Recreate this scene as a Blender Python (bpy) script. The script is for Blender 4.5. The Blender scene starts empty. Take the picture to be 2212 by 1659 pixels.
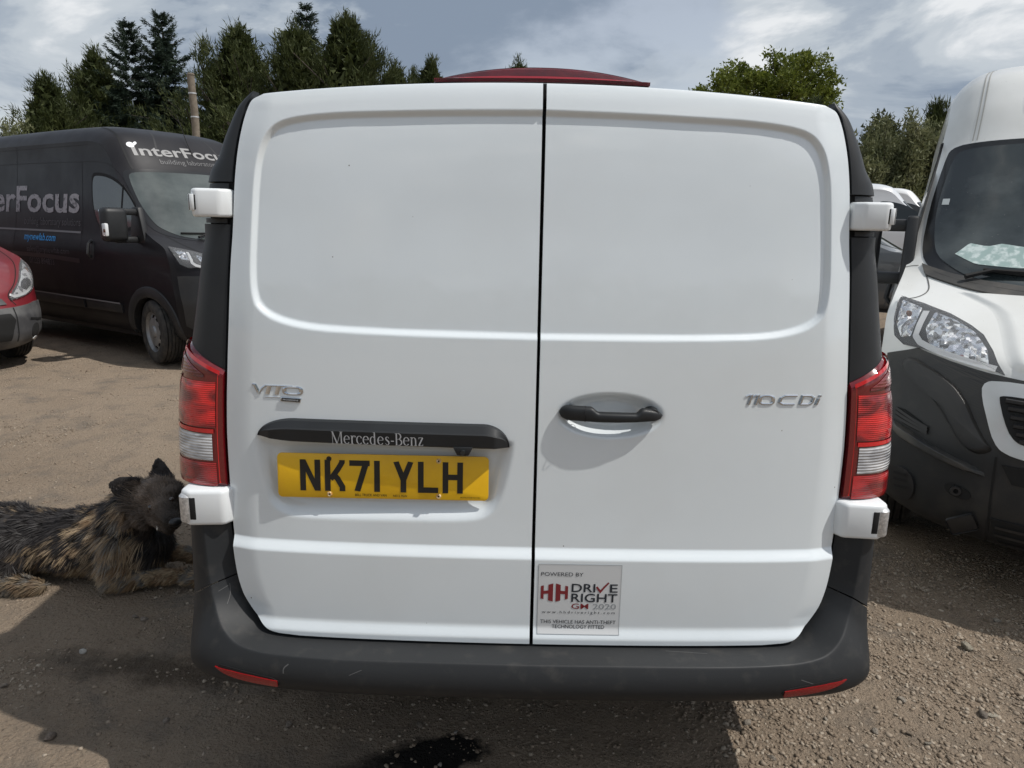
import bpy, bmesh, math, random
import numpy as np
from math import sin, cos, tan, pi, radians, sqrt, atan2
from mathutils import Vector, Matrix

random.seed(7)
rng = np.random.default_rng(7)
SC = bpy.context.scene
COL = SC.collection

# ------------------------------------------------------------------ camera
PITCH, ROLL = radians(12.78), radians(1.2)
fwd = Vector((0, cos(PITCH), -sin(PITCH)))
r0 = Vector((1, 0, 0)); u0 = r0.cross(fwd)
rt = cos(ROLL) * r0 + sin(ROLL) * u0
up = -sin(ROLL) * r0 + cos(ROLL) * u0
cam_d = bpy.data.cameras.new('camera')
cam_d.sensor_width = 36.0
cam_d.lens = 1534.0 / 2212.0 * 36.0
cam_d.clip_start = 0.05
cam_d.clip_end = 2000
cam = bpy.data.objects.new('camera', cam_d)
COL.objects.link(cam)
M3 = Matrix((rt, up, -fwd)).transposed()
cam.matrix_world = Matrix.Translation((-0.063, -1.66, 1.55)) @ M3.to_4x4()
SC.camera = cam

# ------------------------------------------------------------------ sun and sky
SUN = Vector((0.665, -0.165, 1.0)).normalized()
sun_d = bpy.data.lights.new('sun', 'SUN')
sun_d.energy = 2.75
sun_d.angle = radians(0.6)
sun_d.color = (1.0, 0.965, 0.915)
sun_o = bpy.data.objects.new('sun', sun_d)
COL.objects.link(sun_o)
sun_o.rotation_euler = SUN.to_track_quat('Z', 'Y').to_euler()
sun_o.location = (6, -2, 9)

W = bpy.data.worlds.new('World'); SC.world = W; W.use_nodes = True
wn, wl = W.node_tree.nodes, W.node_tree.links
wn.clear()
def wnode(t, **kw):
    n = wn.new(t)
    for k, v in kw.items(): setattr(n, k, v)
    return n
def wmath(op, a, b=None, clamp=False):
    n = wnode('ShaderNodeMath', operation=op, use_clamp=clamp)
    for i, v in enumerate((a, b)):
        if v is None: continue
        if isinstance(v, (int, float)): n.inputs[i].default_value = v
        else: wl.new(v, n.inputs[i])
    return n.outputs[0]
w_out = wnode('ShaderNodeOutputWorld')
sky = wnode('ShaderNodeTexSky', sky_type='NISHITA')
sky.sun_disc = False
sky.sun_elevation = math.asin(SUN.z)
sky.sun_rotation = atan2(SUN.x, SUN.y)
sky.dust_density = 2.0
bg_sky = wnode('ShaderNodeBackground'); bg_sky.inputs['Strength'].default_value = 0.11
hs = wnode('ShaderNodeHueSaturation'); hs.inputs['Saturation'].default_value = 0.50
wl.new(sky.outputs[0], hs.inputs['Color']); wl.new(hs.outputs[0], bg_sky.inputs['Color'])
tc = wnode('ShaderNodeTexCoord')
sep = wnode('ShaderNodeSeparateXYZ'); wl.new(tc.outputs['Generated'], sep.inputs[0])
zc = wmath('MAXIMUM', sep.outputs[2], 0.0)
cmb = wnode('ShaderNodeCombineXYZ'); wl.new(sep.outputs[0], cmb.inputs[0]); wl.new(sep.outputs[1], cmb.inputs[1]); wl.new(wmath('MULTIPLY', zc, 2.3), cmb.inputs[2])
def wnoise(scale, detail, rough, dist, off):
    mp = wnode('ShaderNodeMapping'); mp.inputs['Location'].default_value = off
    wl.new(cmb.outputs[0], mp.inputs['Vector'])
    n = wnode('ShaderNodeTexNoise'); n.inputs['Scale'].default_value = scale; n.inputs['Detail'].default_value = detail
    n.inputs['Roughness'].default_value = rough; n.inputs['Distortion'].default_value = dist
    wl.new(mp.outputs[0], n.inputs['Vector'])
    return n.outputs['Fac']
def wramp(src, stops):
    r = wnode('ShaderNodeValToRGB'); r.color_ramp.interpolation = 'EASE'
    els = r.color_ramp.elements
    while len(els) < len(stops): els.new(0.5)
    for e, (p, c) in zip(els, stops):
        e.position = p; e.color = (*c, 1) if len(c) == 3 else c
    wl.new(src, r.inputs[0])
    return r.outputs[0]
def blob(d, k, amount):
    """soft bump of cloud density round a direction"""
    d = Vector(d).normalized()
    n = wnode('ShaderNodeVectorMath', operation='DOT_PRODUCT'); n.inputs[1].default_value = d
    nm = wnode('ShaderNodeVectorMath', operation='NORMALIZE'); wl.new(tc.outputs['Generated'], nm.inputs[0])
    wl.new(nm.outputs[0], n.inputs[0])
    e = wmath('MULTIPLY', wmath('SUBTRACT', n.outputs['Value'], 1.0), k)
    return wmath('MULTIPLY', wmath('EXPONENT', e), amount)
dens = wnoise(2.1, 9, 0.55, 0.25, (3.1, 1.4, 0.0))
# cumulus bank low on the right, a thinner bluish gap above the roof of the van
for d, k, a in (((0.62, 0.75, 0.22), 30, 0.16), ((0.16, 0.95, 0.24), 70, -0.10), ((0.36, 0.90, 0.275), 700, 0.10), ((0.45, 0.86, 0.20), 200, 0.10),
                ((-0.4, 0.88, 0.30), 10, 0.12), ((0.50, 0.83, 0.31), 150, -0.07)):
    dens = wmath('ADD', dens, blob(d, k, a))
cov = wramp(dens, [(0.41, (0, 0, 0)), (0.54, (1, 1, 1))])
shade = wmath('ADD', wmath('MULTIPLY', wnoise(4.2, 10, 0.57, 0.35, (7.7, 4.2, 2.0)), 0.70),
              wmath('MULTIPLY', wnoise(1.7, 3, 0.5, 0.0, (1.0, 9.0, 0.0)), 0.30))
shade = wmath('ADD', wmath('MULTIPLY', wmath('SUBTRACT', shade, 0.5), 1.45), 0.495)
shade = wmath('ADD', shade, blob((0.62, 0.76, 0.185), 60, 0.09))
shade = wmath('ADD', shade, blob((-0.46, 0.84, 0.30), 7, -0.10))
ccol = wramp(shade, [(0.38, (0.165, 0.205, 0.265)), (0.47, (0.265, 0.305, 0.355)), (0.555, (0.365, 0.40, 0.435)), (0.66, (0.56, 0.575, 0.59))])
bg_cl = wnode('ShaderNodeBackground'); wl.new(ccol, bg_cl.inputs['Color']); bg_cl.inputs['Strength'].default_value = 1.18
mixw = wnode('ShaderNodeMixShader')
wl.new(cov, mixw.inputs[0]); wl.new(bg_sky.outputs[0], mixw.inputs[1]); wl.new(bg_cl.outputs[0], mixw.inputs[2])
wl.new(mixw.outputs[0], w_out.inputs['Surface'])

SC.view_settings.view_transform = 'Standard'
SC.view_settings.look = 'None'
SC.view_settings.exposure = 0.32
SC.view_settings.gamma = 1.0
SC.view_settings.use_curve_mapping = False
SC.render.engine = 'CYCLES'
SC.cycles.max_bounces = 8
SC.cycles.transparent_max_bounces = 8

# ------------------------------------------------------------------ materials
MATS = {}
def mat(name, color=(.5, .5, .5), rough=.5, metal=0., coat=0., spec=.5, trans=0., ior=1.5, noise=None, bump=None, rnoise=None, alpha=1., sheen=0.):
    """noise: (scale, colour2, low, high[, detail]); bump: (scale, strength, distance[, detail]); rnoise: (scale, rough2)"""
    if name in MATS: return MATS[name]
    m = bpy.data.materials.new(name); m.use_nodes = True
    nt = m.node_tree; b = nt.nodes['Principled BSDF']
    b.inputs['Base Color'].default_value = (*color, 1)
    b.inputs['Roughness'].default_value = rough
    b.inputs['Metallic'].default_value = metal
    b.inputs['Coat Weight'].default_value = coat
    b.inputs['Coat Roughness'].default_value = .04
    b.inputs['Specular IOR Level'].default_value = spec
    b.inputs['Transmission Weight'].default_value = trans
    b.inputs['IOR'].default_value = ior
    b.inputs['Alpha'].default_value = alpha
    b.inputs['Sheen Weight'].default_value = sheen
    t = nt.nodes.new('ShaderNodeTexCoord')
    def nz(scale, detail=5, rough=.55):
        n = nt.nodes.new('ShaderNodeTexNoise'); n.inputs['Scale'].default_value = scale
        n.inputs['Detail'].default_value = detail; n.inputs['Roughness'].default_value = rough
        nt.links.new(t.outputs['Object'], n.inputs['Vector']); return n.outputs['Fac']
    if noise:
        sc, c2, lo, hi = noise[:4]
        mr = nt.nodes.new('ShaderNodeMapRange'); mr.inputs['From Min'].default_value = lo; mr.inputs['From Max'].default_value = hi
        nt.links.new(nz(sc, noise[4] if len(noise) > 4 else 5), mr.inputs['Value'])
        mx = nt.nodes.new('ShaderNodeMix'); mx.data_type = 'RGBA'
        mx.inputs[6].default_value = (*color, 1); mx.inputs[7].default_value = (*c2, 1)
        nt.links.new(mr.outputs[0], mx.inputs[0]); nt.links.new(mx.outputs[2], b.inputs['Base Color'])
    if rnoise:
        mr = nt.nodes.new('ShaderNodeMapRange'); mr.inputs['From Min'].default_value = .35; mr.inputs['From Max'].default_value = .65
        mr.inputs['To Min'].default_value = rough; mr.inputs['To Max'].default_value = rnoise[1]
        nt.links.new(nz(rnoise[0]), mr.inputs['Value']); nt.links.new(mr.outputs[0], b.inputs['Roughness'])
    if bump:
        bp = nt.nodes.new('ShaderNodeBump'); bp.inputs['Strength'].default_value = bump[1]; bp.inputs['Distance'].default_value = bump[2]
        nt.links.new(nz(bump[0], bump[3] if len(bump) > 3 else 4), bp.inputs['Height']); nt.links.new(bp.outputs[0], b.inputs['Normal'])
    MATS[name] = m
    return m

def add_specks(m, scale, size, color, amount=1.0, dens=.5):
    """sparse dirt specks over an existing material"""
    nt = m.node_tree; b = nt.nodes['Principled BSDF']
    t = nt.nodes.new('ShaderNodeTexCoord')
    v = nt.nodes.new('ShaderNodeTexVoronoi'); v.inputs['Scale'].default_value = scale
    nt.links.new(t.outputs['Object'], v.inputs['Vector'])
    lt = nt.nodes.new('ShaderNodeMath'); lt.operation = 'LESS_THAN'; lt.inputs[1].default_value = size
    nt.links.new(v.outputs['Distance'], lt.inputs[0])
    sp = nt.nodes.new('ShaderNodeSeparateColor'); nt.links.new(v.outputs['Color'], sp.inputs[0])
    gt = nt.nodes.new('ShaderNodeMath'); gt.operation = 'GREATER_THAN'; gt.inputs[1].default_value = 1 - dens
    nt.links.new(sp.outputs[0], gt.inputs[0])
    mu = nt.nodes.new('ShaderNodeMath'); mu.operation = 'MULTIPLY'
    nt.links.new(lt.outputs[0], mu.inputs[0]); nt.links.new(gt.outputs[0], mu.inputs[1])
    m2 = nt.nodes.new('ShaderNodeMath'); m2.operation = 'MULTIPLY'; m2.inputs[1].default_value = amount
    nt.links.new(mu.outputs[0], m2.inputs[0])
    mx = nt.nodes.new('ShaderNodeMix'); mx.data_type = 'RGBA'; mx.inputs[7].default_value = (*color, 1)
    src = b.inputs['Base Color']
    if src.is_linked: nt.links.new(src.links[0].from_socket, mx.inputs[6])
    else: mx.inputs[6].default_value = src.default_value
    nt.links.new(m2.outputs[0], mx.inputs[0]); nt.links.new(mx.outputs[2], b.inputs['Base Color'])

PAINT = mat('white_paint', (.735, .785, .805), .26, coat=1.0, noise=(2.2, (.685, .725, .735), .45, .8, 8), bump=(3.0, .02, .01))
PAINT.node_tree.nodes['Principled BSDF'].inputs['Coat IOR'].default_value = 1.65
add_specks(PAINT, 26, .045, (.12, .10, .08), .9, .12)
HINGE_W = mat('hinge_white', (.76, .785, .79), .35, coat=.4)
TRIM = mat('black_plastic', (.014, .0155, .017), .5, spec=.4, bump=(700, .12, .001, 2), noise=(6, (.020, .022, .024), .4, .7))
BUMPER = mat('grey_plastic', (.016, .0178, .0198), .54, spec=.4, bump=(600, .18, .001, 2), noise=(24, (.045, .043, .040), .54, .85, 9), rnoise=(5, .62))
RUBBER = mat('gap_black', (.006, .006, .006), .8)
SHADOWBLACK = mat('underbody_black', (.012, .012, .012), .85)
CHROME = mat('chrome', (.60, .63, .67), .10, metal=1)
STEEL = mat('galvanised_steel', (.5, .51, .51), .42, metal=.6, noise=(120, (.72, .72, .72), .42, .6))
TYRE = mat('tyre_rubber', (.022, .021, .02), .8, noise=(14, (.075, .066, .055), .42, .75), bump=(90, .2, .003))
GLASSD = mat('dark_glass', (.02, .024, .025), .05, spec=.6)

# ------------------------------------------------------------------ mesh helpers
class MB:
    """collects geometry of ONE part"""
    def __init__(s): s.v = []; s.f = []; s.n = 0
    def add(s, v, f):
        v = np.asarray(v, float).reshape(-1, 3)
        s.v.append(v); s.f += [tuple(int(i) + s.n for i in q) for q in f]; s.n += len(v)
        return s
    def grid(s, P, cu=False, cv=False, flip=False):
        P = np.asarray(P, float); n, m = P.shape[:2]
        f = []
        for i in range(n if cu else n - 1):
            i2 = (i + 1) % n
            for j in range(m if cv else m - 1):
                j2 = (j + 1) % m
                q = (i * m + j, i2 * m + j, i2 * m + j2, i * m + j2)
                f.append(q[::-1] if flip else q)
        return s.add(P.reshape(-1, 3), f)
    def bm(s, bm):
        bm.verts.ensure_lookup_table(); bm.verts.index_update()
        v = [x.co[:] for x in bm.verts]; f = [[x.index for x in q.verts] for q in bm.faces]
        s.add(v, f); bm.free(); return s
    def box(s, c, d, bev=0., seg=2, rot=None):
        bm = bmesh.new(); bmesh.ops.create_cube(bm, size=1)
        bmesh.ops.scale(bm, vec=d, verts=bm.verts)
        if bev: bmesh.ops.bevel(bm, geom=bm.edges[:], offset=bev, segments=seg, affect='EDGES', profile=.5)
        if rot is not None: bmesh.ops.transform(bm, matrix=rot, verts=bm.verts)
        bmesh.ops.translate(bm, vec=c, verts=bm.verts)
        return s.bm(bm)
    def prism(s, pts, vec, bev=0., seg=2):
        bm = bmesh.new(); vs = [bm.verts.new(p) for p in pts]
        f = bm.faces.new(vs); r = bmesh.ops.extrude_face_region(bm, geom=[f])
        bmesh.ops.translate(bm, vec=vec, verts=[x for x in r['geom'] if isinstance(x, bmesh.types.BMVert)])
        bmesh.ops.recalc_face_normals(bm, faces=bm.faces[:])
        if bev: bmesh.ops.bevel(bm, geom=bm.edges[:], offset=bev, segments=seg, affect='EDGES', profile=.5, clamp_overlap=True)
        return s.bm(bm)
    def tube(s, path, rad, n=8, cap=True):
        path = [Vector(p) for p in path]
        rad = [rad] * len(path) if isinstance(rad, (int, float)) else rad
        rows = []; a = None
        for i, p in enumerate(path):
            t = (path[min(i + 1, len(path) - 1)] - path[max(i - 1, 0)]).normalized()
            if a is None: a = t.orthogonal().normalized()
            a = (a - t * a.dot(t)).normalized(); b = t.cross(a)
            rows.append([p + (a * cos(2 * pi * k / n) + b * sin(2 * pi * k / n)) * rad[i] for k in range(n)])
        P = np.array([[v[:] for v in r] for r in rows])
        o = s.n; s.grid(P, cv=True)
        if cap:
            s.f.append(tuple(o + k for k in range(n))[::-1]); e = o + (len(path) - 1) * n
            s.f.append(tuple(e + k for k in range(n)))
        return s
    def lathe(s, prof, n=32, axis='x', c=(0, 0, 0)):
        """prof: list of (radius, along)"""
        P = []
        for r, h in prof:
            row = []
            for k in range(n):
                t = 2 * pi * k / n
                if axis == 'x': row.append((c[0] + h, c[1] + r * cos(t), c[2] + r * sin(t)))
                elif axis == 'y': row.append((c[0] + r * cos(t), c[1] + h, c[2] + r * sin(t)))
                else: row.append((c[0] + r * cos(t), c[1] + r * sin(t), c[2] + h))
            P.append(row)
        return s.grid(P, cv=True)
    def build(s, name, m, parent=None, smooth=True, angle=38, loc=None, label=None):
        me = bpy.data.meshes.new(name)
        v = np.concatenate(s.v) if s.v else np.zeros((0, 3))
        me.from_pydata(v.tolist(), [], s.f); me.update()
        bm = bmesh.new(); bm.from_mesh(me); bmesh.ops.recalc_face_normals(bm, faces=bm.faces[:]); bm.to_mesh(me); bm.free()
        return link_mesh(name, me, m, parent, smooth, angle, loc, label)

def link_mesh(name, me, m, parent=None, smooth=True, angle=38, loc=None, label=None):
    if m is not None: me.materials.append(m)
    if smooth:
        me.polygons.foreach_set('use_smooth', np.ones(len(me.polygons), bool))
        if angle: me.set_sharp_from_angle(angle=radians(angle))
    o = bpy.data.objects.new(name, me); COL.objects.link(o)
    if parent is not None: o.parent = parent
    if loc is not None: o.location = loc
    if label: o['label'] = label
    return o

def fast_mesh(name, v, f):
    """v (n,3) float, f (m,k) int with a constant k"""
    me = bpy.data.meshes.new(name)
    v = np.ascontiguousarray(v, np.float32); f = np.ascontiguousarray(f, np.int32)
    k = f.shape[1]
    me.vertices.add(len(v)); me.vertices.foreach_set('co', v.ravel())
    me.loops.add(f.size); me.loops.foreach_set('vertex_index', f.ravel())
    me.polygons.add(len(f)); me.polygons.foreach_set('loop_start', np.arange(0, f.size, k, dtype=np.int32))
    me.update(calc_edges=True)
    return me

def thing(name, label, cat, loc=(0, 0, 0), rotz=0., group=None):
    o = bpy.data.objects.new(name, None); COL.objects.link(o)
    o.empty_display_size = .2
    o.location = loc; o.rotation_euler = (0, 0, rotz)
    o['label'] = label; o['category'] = cat
    if group: o['group'] = group
    return o
def tag(o, label=None, cat=None, group=None, kind=None):
    if label: o['label'] = label
    if cat: o['category'] = cat
    if group: o['group'] = group
    if kind: o['kind'] = kind
    return o

def smooth(x, a, b):
    t = np.clip((np.asarray(x, float) - a) / (b - a), 0, 1)
    return t * t * (3 - 2 * t)
def chaikin(p, n=2, closed=True):
    p = np.asarray(p, float)
    for _ in range(n):
        q = np.roll(p, -1, 0) if closed else p[1:]
        b = p if closed else p[:-1]
        r = np.empty((2 * len(b), p.shape[1])); r[0::2] = .75 * b + .25 * q; r[1::2] = .25 * b + .75 * q
        if not closed: r = np.vstack([p[:1], r, p[-1:]])
        p = r
    return p
def resample(p, n, closed=True):
    p = np.asarray(p, float)
    if closed: p = np.vstack([p, p[:1]])
    d = np.r_[0, np.cumsum(np.linalg.norm(np.diff(p, axis=0), axis=1))]
    t = np.linspace(0, d[-1], n + 1 if closed else n)
    r = np.stack([np.interp(t, d, p[:, k]) for k in range(p.shape[1])], 1)
    return r[:-1] if closed else r
def surf_n(f, uv, h=1e-3):
    """positions and normals of a surface function f(u, v)"""
    u, v = uv[..., 0], uv[..., 1]
    P = f(u, v)
    N = np.cross(f(u + h, v) - f(u - h, v), f(u, v + h) - f(u, v - h))
    N /= np.maximum(np.linalg.norm(N, axis=-1, keepdims=True), 1e-12)
    if getattr(f, 'inward', False): N = -N
    return P, N
def patch(poly, f, off, sign=1, skirt=.006, n=64, rings=(1., .97, .9, .75, .55, .3, .1), c=None, bulge=0., round_n=0, ramp=0.):
    """a star-shaped polygon in (u, v) laid on a surface, standing 'off' proud of it, with an edge going down to it"""
    p = chaikin(poly, round_n) if round_n else np.asarray(poly, float)
    p = resample(p, n)
    c = p.mean(0) if c is None else np.asarray(c, float)
    uv = np.stack([c + (p - c) * t for t in rings])
    P, N = surf_n(f, uv)
    r = np.asarray(rings)[:, None, None]
    P2 = P + N * sign * ((off * smooth(1 - r, 0, ramp) if ramp else off) + bulge * (1 - r**2))
    mb = MB()
    o = mb.n
    mb.grid(P2, cv=True)
    Pc, Nc = surf_n(f, c[None])
    k = (len(rings) - 1) * n
    mb.v.append(Pc + Nc * sign * (off + bulge)); ci = mb.n; mb.n += 1
    mb.f += [(o + k + j, o + k + (j + 1) % n, ci) for j in range(n)]
    if skirt:
        mb.grid(np.stack([P2[0], P[0] + N[0] * sign * ((0 if ramp else off) - skirt)]), cv=True)
    return mb
def ribbon(path, f, w, off=.0015, sign=1, n=None, mb=None, closed=False):
    """a narrow strip along a path in (u, v) on a surface"""
    p = resample(path, n or max(12, 6 * len(path)), closed)
    P, N = surf_n(f, p)
    T = np.gradient(P, axis=0)
    T /= np.maximum(np.linalg.norm(T, axis=1, keepdims=True), 1e-9)
    B = np.cross(N, T)
    P = P + N * sign * off
    mb = mb or MB()
    mb.grid(np.stack([P - B * w / 2, P + B * w / 2]))
    return mb

_txt_cache = {}
def text_geo(body, size=1., bold=0., sx=1., align='LEFT', spacing=1., res=3):
    """flat vertices and faces of a line of lettering (x right, y up), in the built-in font"""
    cu = bpy.data.curves.new('lettering', 'FONT'); cu.body = body; cu.size = size; cu.offset = bold * size
    cu.align_x = align; cu.space_character = spacing; cu.resolution_u = res
    o = bpy.data.objects.new('lettering', cu); COL.objects.link(o)
    dg = bpy.context.evaluated_depsgraph_get(); dg.update()
    me = bpy.data.meshes.new_from_object(o.evaluated_get(dg))
    v = np.zeros(len(me.vertices) * 3); me.vertices.foreach_get('co', v); v = v.reshape(-1, 3)
    f = [tuple(p.vertices) for p in me.polygons]
    bpy.data.objects.remove(o); bpy.data.curves.remove(cu); bpy.data.meshes.remove(me)
    v[:, 0] *= sx
    return v[:, :2].copy(), f
def fit_text(body, x0, x1, y0, y1, **kw):
    """lettering scaled to fill a box exactly"""
    v, f = text_geo(body, **kw)
    lo, hi = v.min(0), v.max(0)
    v = (v - lo) / (hi - lo) * np.array([x1 - x0, y1 - y0]) + np.array([x0, y0])
    return v, f
def lettering(items, f, off, m, parent, name='lettering', sign=1):
    mb = MB()
    for v, fc in items:
        P, N = surf_n(f, v)
        mb.add(P + N * sign * off, fc)
    return mb.build(name, m, parent, smooth=False)
def strokes(paths, close=False):
    """broad pen strokes: list of (points, widths) -> flat geometry"""
    V, F = [], []
    for pts, w in paths:
        p = np.asarray(pts, float); n = len(p)
        w = np.full(n, w) if np.isscalar(w) else np.asarray(w, float)
        T = np.gradient(p, axis=0); T /= np.linalg.norm(T, axis=1, keepdims=True)
        N = np.stack([-T[:, 1], T[:, 0]], 1)
        for i in range(1, n - 1):           # mitre
            a = p[i] - p[i - 1]; b = p[i + 1] - p[i]
            a /= np.linalg.norm(a); b /= np.linalg.norm(b)
            k = a + b; k /= max(np.linalg.norm(k), 1e-6); N[i] = (-k[1], k[0])
            N[i] /= max(np.dot(N[i], (-a[1], a[0])), .35)
        o = sum(len(x) for x in V)
        V.append(np.concatenate([p - N * w[:, None] / 2, p + N * w[:, None] / 2]))
        F += [(o + i, o + i + 1, o + n + i + 1, o + n + i) for i in range(n - 1)]
    return np.concatenate(V), F
def solid(v, faces, f, off, thick, sign=1):
    """flat geometry raised into a slab on a surface"""
    P, N = surf_n(f, v)
    n = len(v); mb = MB()
    edges = {}
    for q in faces:
        for i in range(len(q)):
            e = (q[i], q[(i + 1) % len(q)]); edges[e] = 1
    side = [(a, b, b + n, a + n) for (a, b) in edges if (b, a) not in edges]
    mb.add(np.concatenate([P + N * sign * (off + thick), P + N * sign * off]), list(faces) + side)
    return mb
def pchip(x, xs, ys):
    """monotone-ish cubic interpolation of table ys (n or n x k) over xs"""
    xs = np.asarray(xs, float); ys = np.asarray(ys, float)
    x = np.clip(np.asarray(x, float), xs[0], xs[-1])
    h = np.diff(xs)
    d = (np.diff(ys, axis=0).T / h).T
    m = np.zeros_like(ys)
    m[0] = d[0]; m[-1] = d[-1]
    for i in range(1, len(xs) - 1):
        a, b = d[i - 1], d[i]
        w1, w2 = 2 * h[i] + h[i - 1], h[i] + 2 * h[i - 1]
        with np.errstate(divide='ignore', invalid='ignore'):
            m[i] = np.where(a * b > 0, (w1 + w2) / (w1 / np.where(a == 0, 1, a) + w2 / np.where(b == 0, 1, b)), 0)
    i = np.clip(np.searchsorted(xs, x, 'right') - 1, 0, len(xs) - 2)
    t = (x - xs[i]) / h[i]
    if ys.ndim > 1:
        t = t[..., None]; H = h[i][..., None]
    else:
        H = h[i]
    return ((2*t**3 - 3*t**2 + 1) * ys[i] + (t**3 - 2*t**2 + t) * H * m[i]
            + (-2*t**3 + 3*t**2) * ys[i + 1] + (t**3 - t**2) * H * m[i + 1])

# front sheet of the large panel van: s, a (back), z, da, dz, W
VAN_T = np.array([
 [0.0, .12, .25, .40, .05, .92],
 [0.5, .03, .31, .45, .03, .96],
 [1.0, .00, .45, .48, .00, .99],
 [2.0, .00, .63, .48, .00, 1.01],
 [3.0, .025, .76, .48, .03, 1.02],
 [4.0, .07, .90, .46, .09, 1.02],
 [5.0, .12, 1.00, .44, .13, 1.02],
 [6.0, .38, 1.16, .28, .08, 1.00],
 [7.0, .66, 1.27, .24, .06, .975],
 [7.5, .74, 1.315, .26, .06, .965],
 [9.0, 1.10, 1.70, .24, .00, .915],
 [10.5, 1.42, 2.04, .22, -.02, .87],
 [11.3, 1.60, 2.27, .20, -.06, .85],
 [12.0, 1.82, 2.46, .14, -.15, .845],
 [13.0, 2.25, 2.54, .03, -.20, .845],
 [14.0, 3.40, 2.55, .0, -.21, .845],
 [15.0, 5.30, 2.53, .0, -.21, .84],
 [15.3, 5.36, 2.50, .0, -.20, .83]])
def van_sheet(s, q, T=VAN_T):
    s = np.asarray(s, float); q = np.asarray(q, float)
    k = pchip(s, T[:, 0], T[:, 1:])
    w = np.clip((s - 10.4) / 1.4, 0, 1)
    g = (.42 - .27 * w) * q**2 + (.58 + .27 * w) * np.abs(q)**(7 + 3 * w)
    a = k[..., 0] + k[..., 2] * g
    z = k[..., 1] + k[..., 3] * g
    return np.stack([q * k[..., 4], a, z], -1)
# ------------------------------------------------------------------ ground
def vnoise(x, y, seed=0):
    xi = np.floor(x).astype(np.int64); yi = np.floor(y).astype(np.int64)
    fx = x - xi; fy = y - yi
    fx = fx * fx * (3 - 2 * fx); fy = fy * fy * (3 - 2 * fy)
    def h(a, b):
        n = (a * 374761393 + b * 668265263 + seed * 974634777) & 0x7fffffff
        n = ((n ^ (n >> 13)) * 1274126177) & 0x7fffffff
        return ((n ^ (n >> 16)) & 0xffff) / 65535.0
    a = h(xi, yi); b = h(xi + 1, yi); c = h(xi, yi + 1); d = h(xi + 1, yi + 1)
    return a + (b - a) * fx + (c - a) * fy + (a - b - c + d) * fx * fy
def ground_z(x, y):
    x = np.asarray(x, float); y = np.asarray(y, float)
    d = np.hypot(x, y)
    near = 1 - smooth(d, 12, 30)
    z = (vnoise(x * .55, y * .55, 1) - .5) * .05 + (vnoise(x * 1.9, y * 1.9, 2) - .5) * .022
    z = z + (vnoise(x * 6, y * 6, 3) - .5) * .012 * near + (vnoise(x * 17, y * 17, 4) - .5) * .008 * near
    z = z + (vnoise(x * 38, y * 38, 5) - .5) * .005 * (1 - smooth(d, 4, 8))
    rise = np.clip(.05 * (y - 3), 0, .62) * smooth(x, 5.2, 6.5)
    return z * (1 - smooth(d, 40, 120)) - .012 + rise

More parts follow.
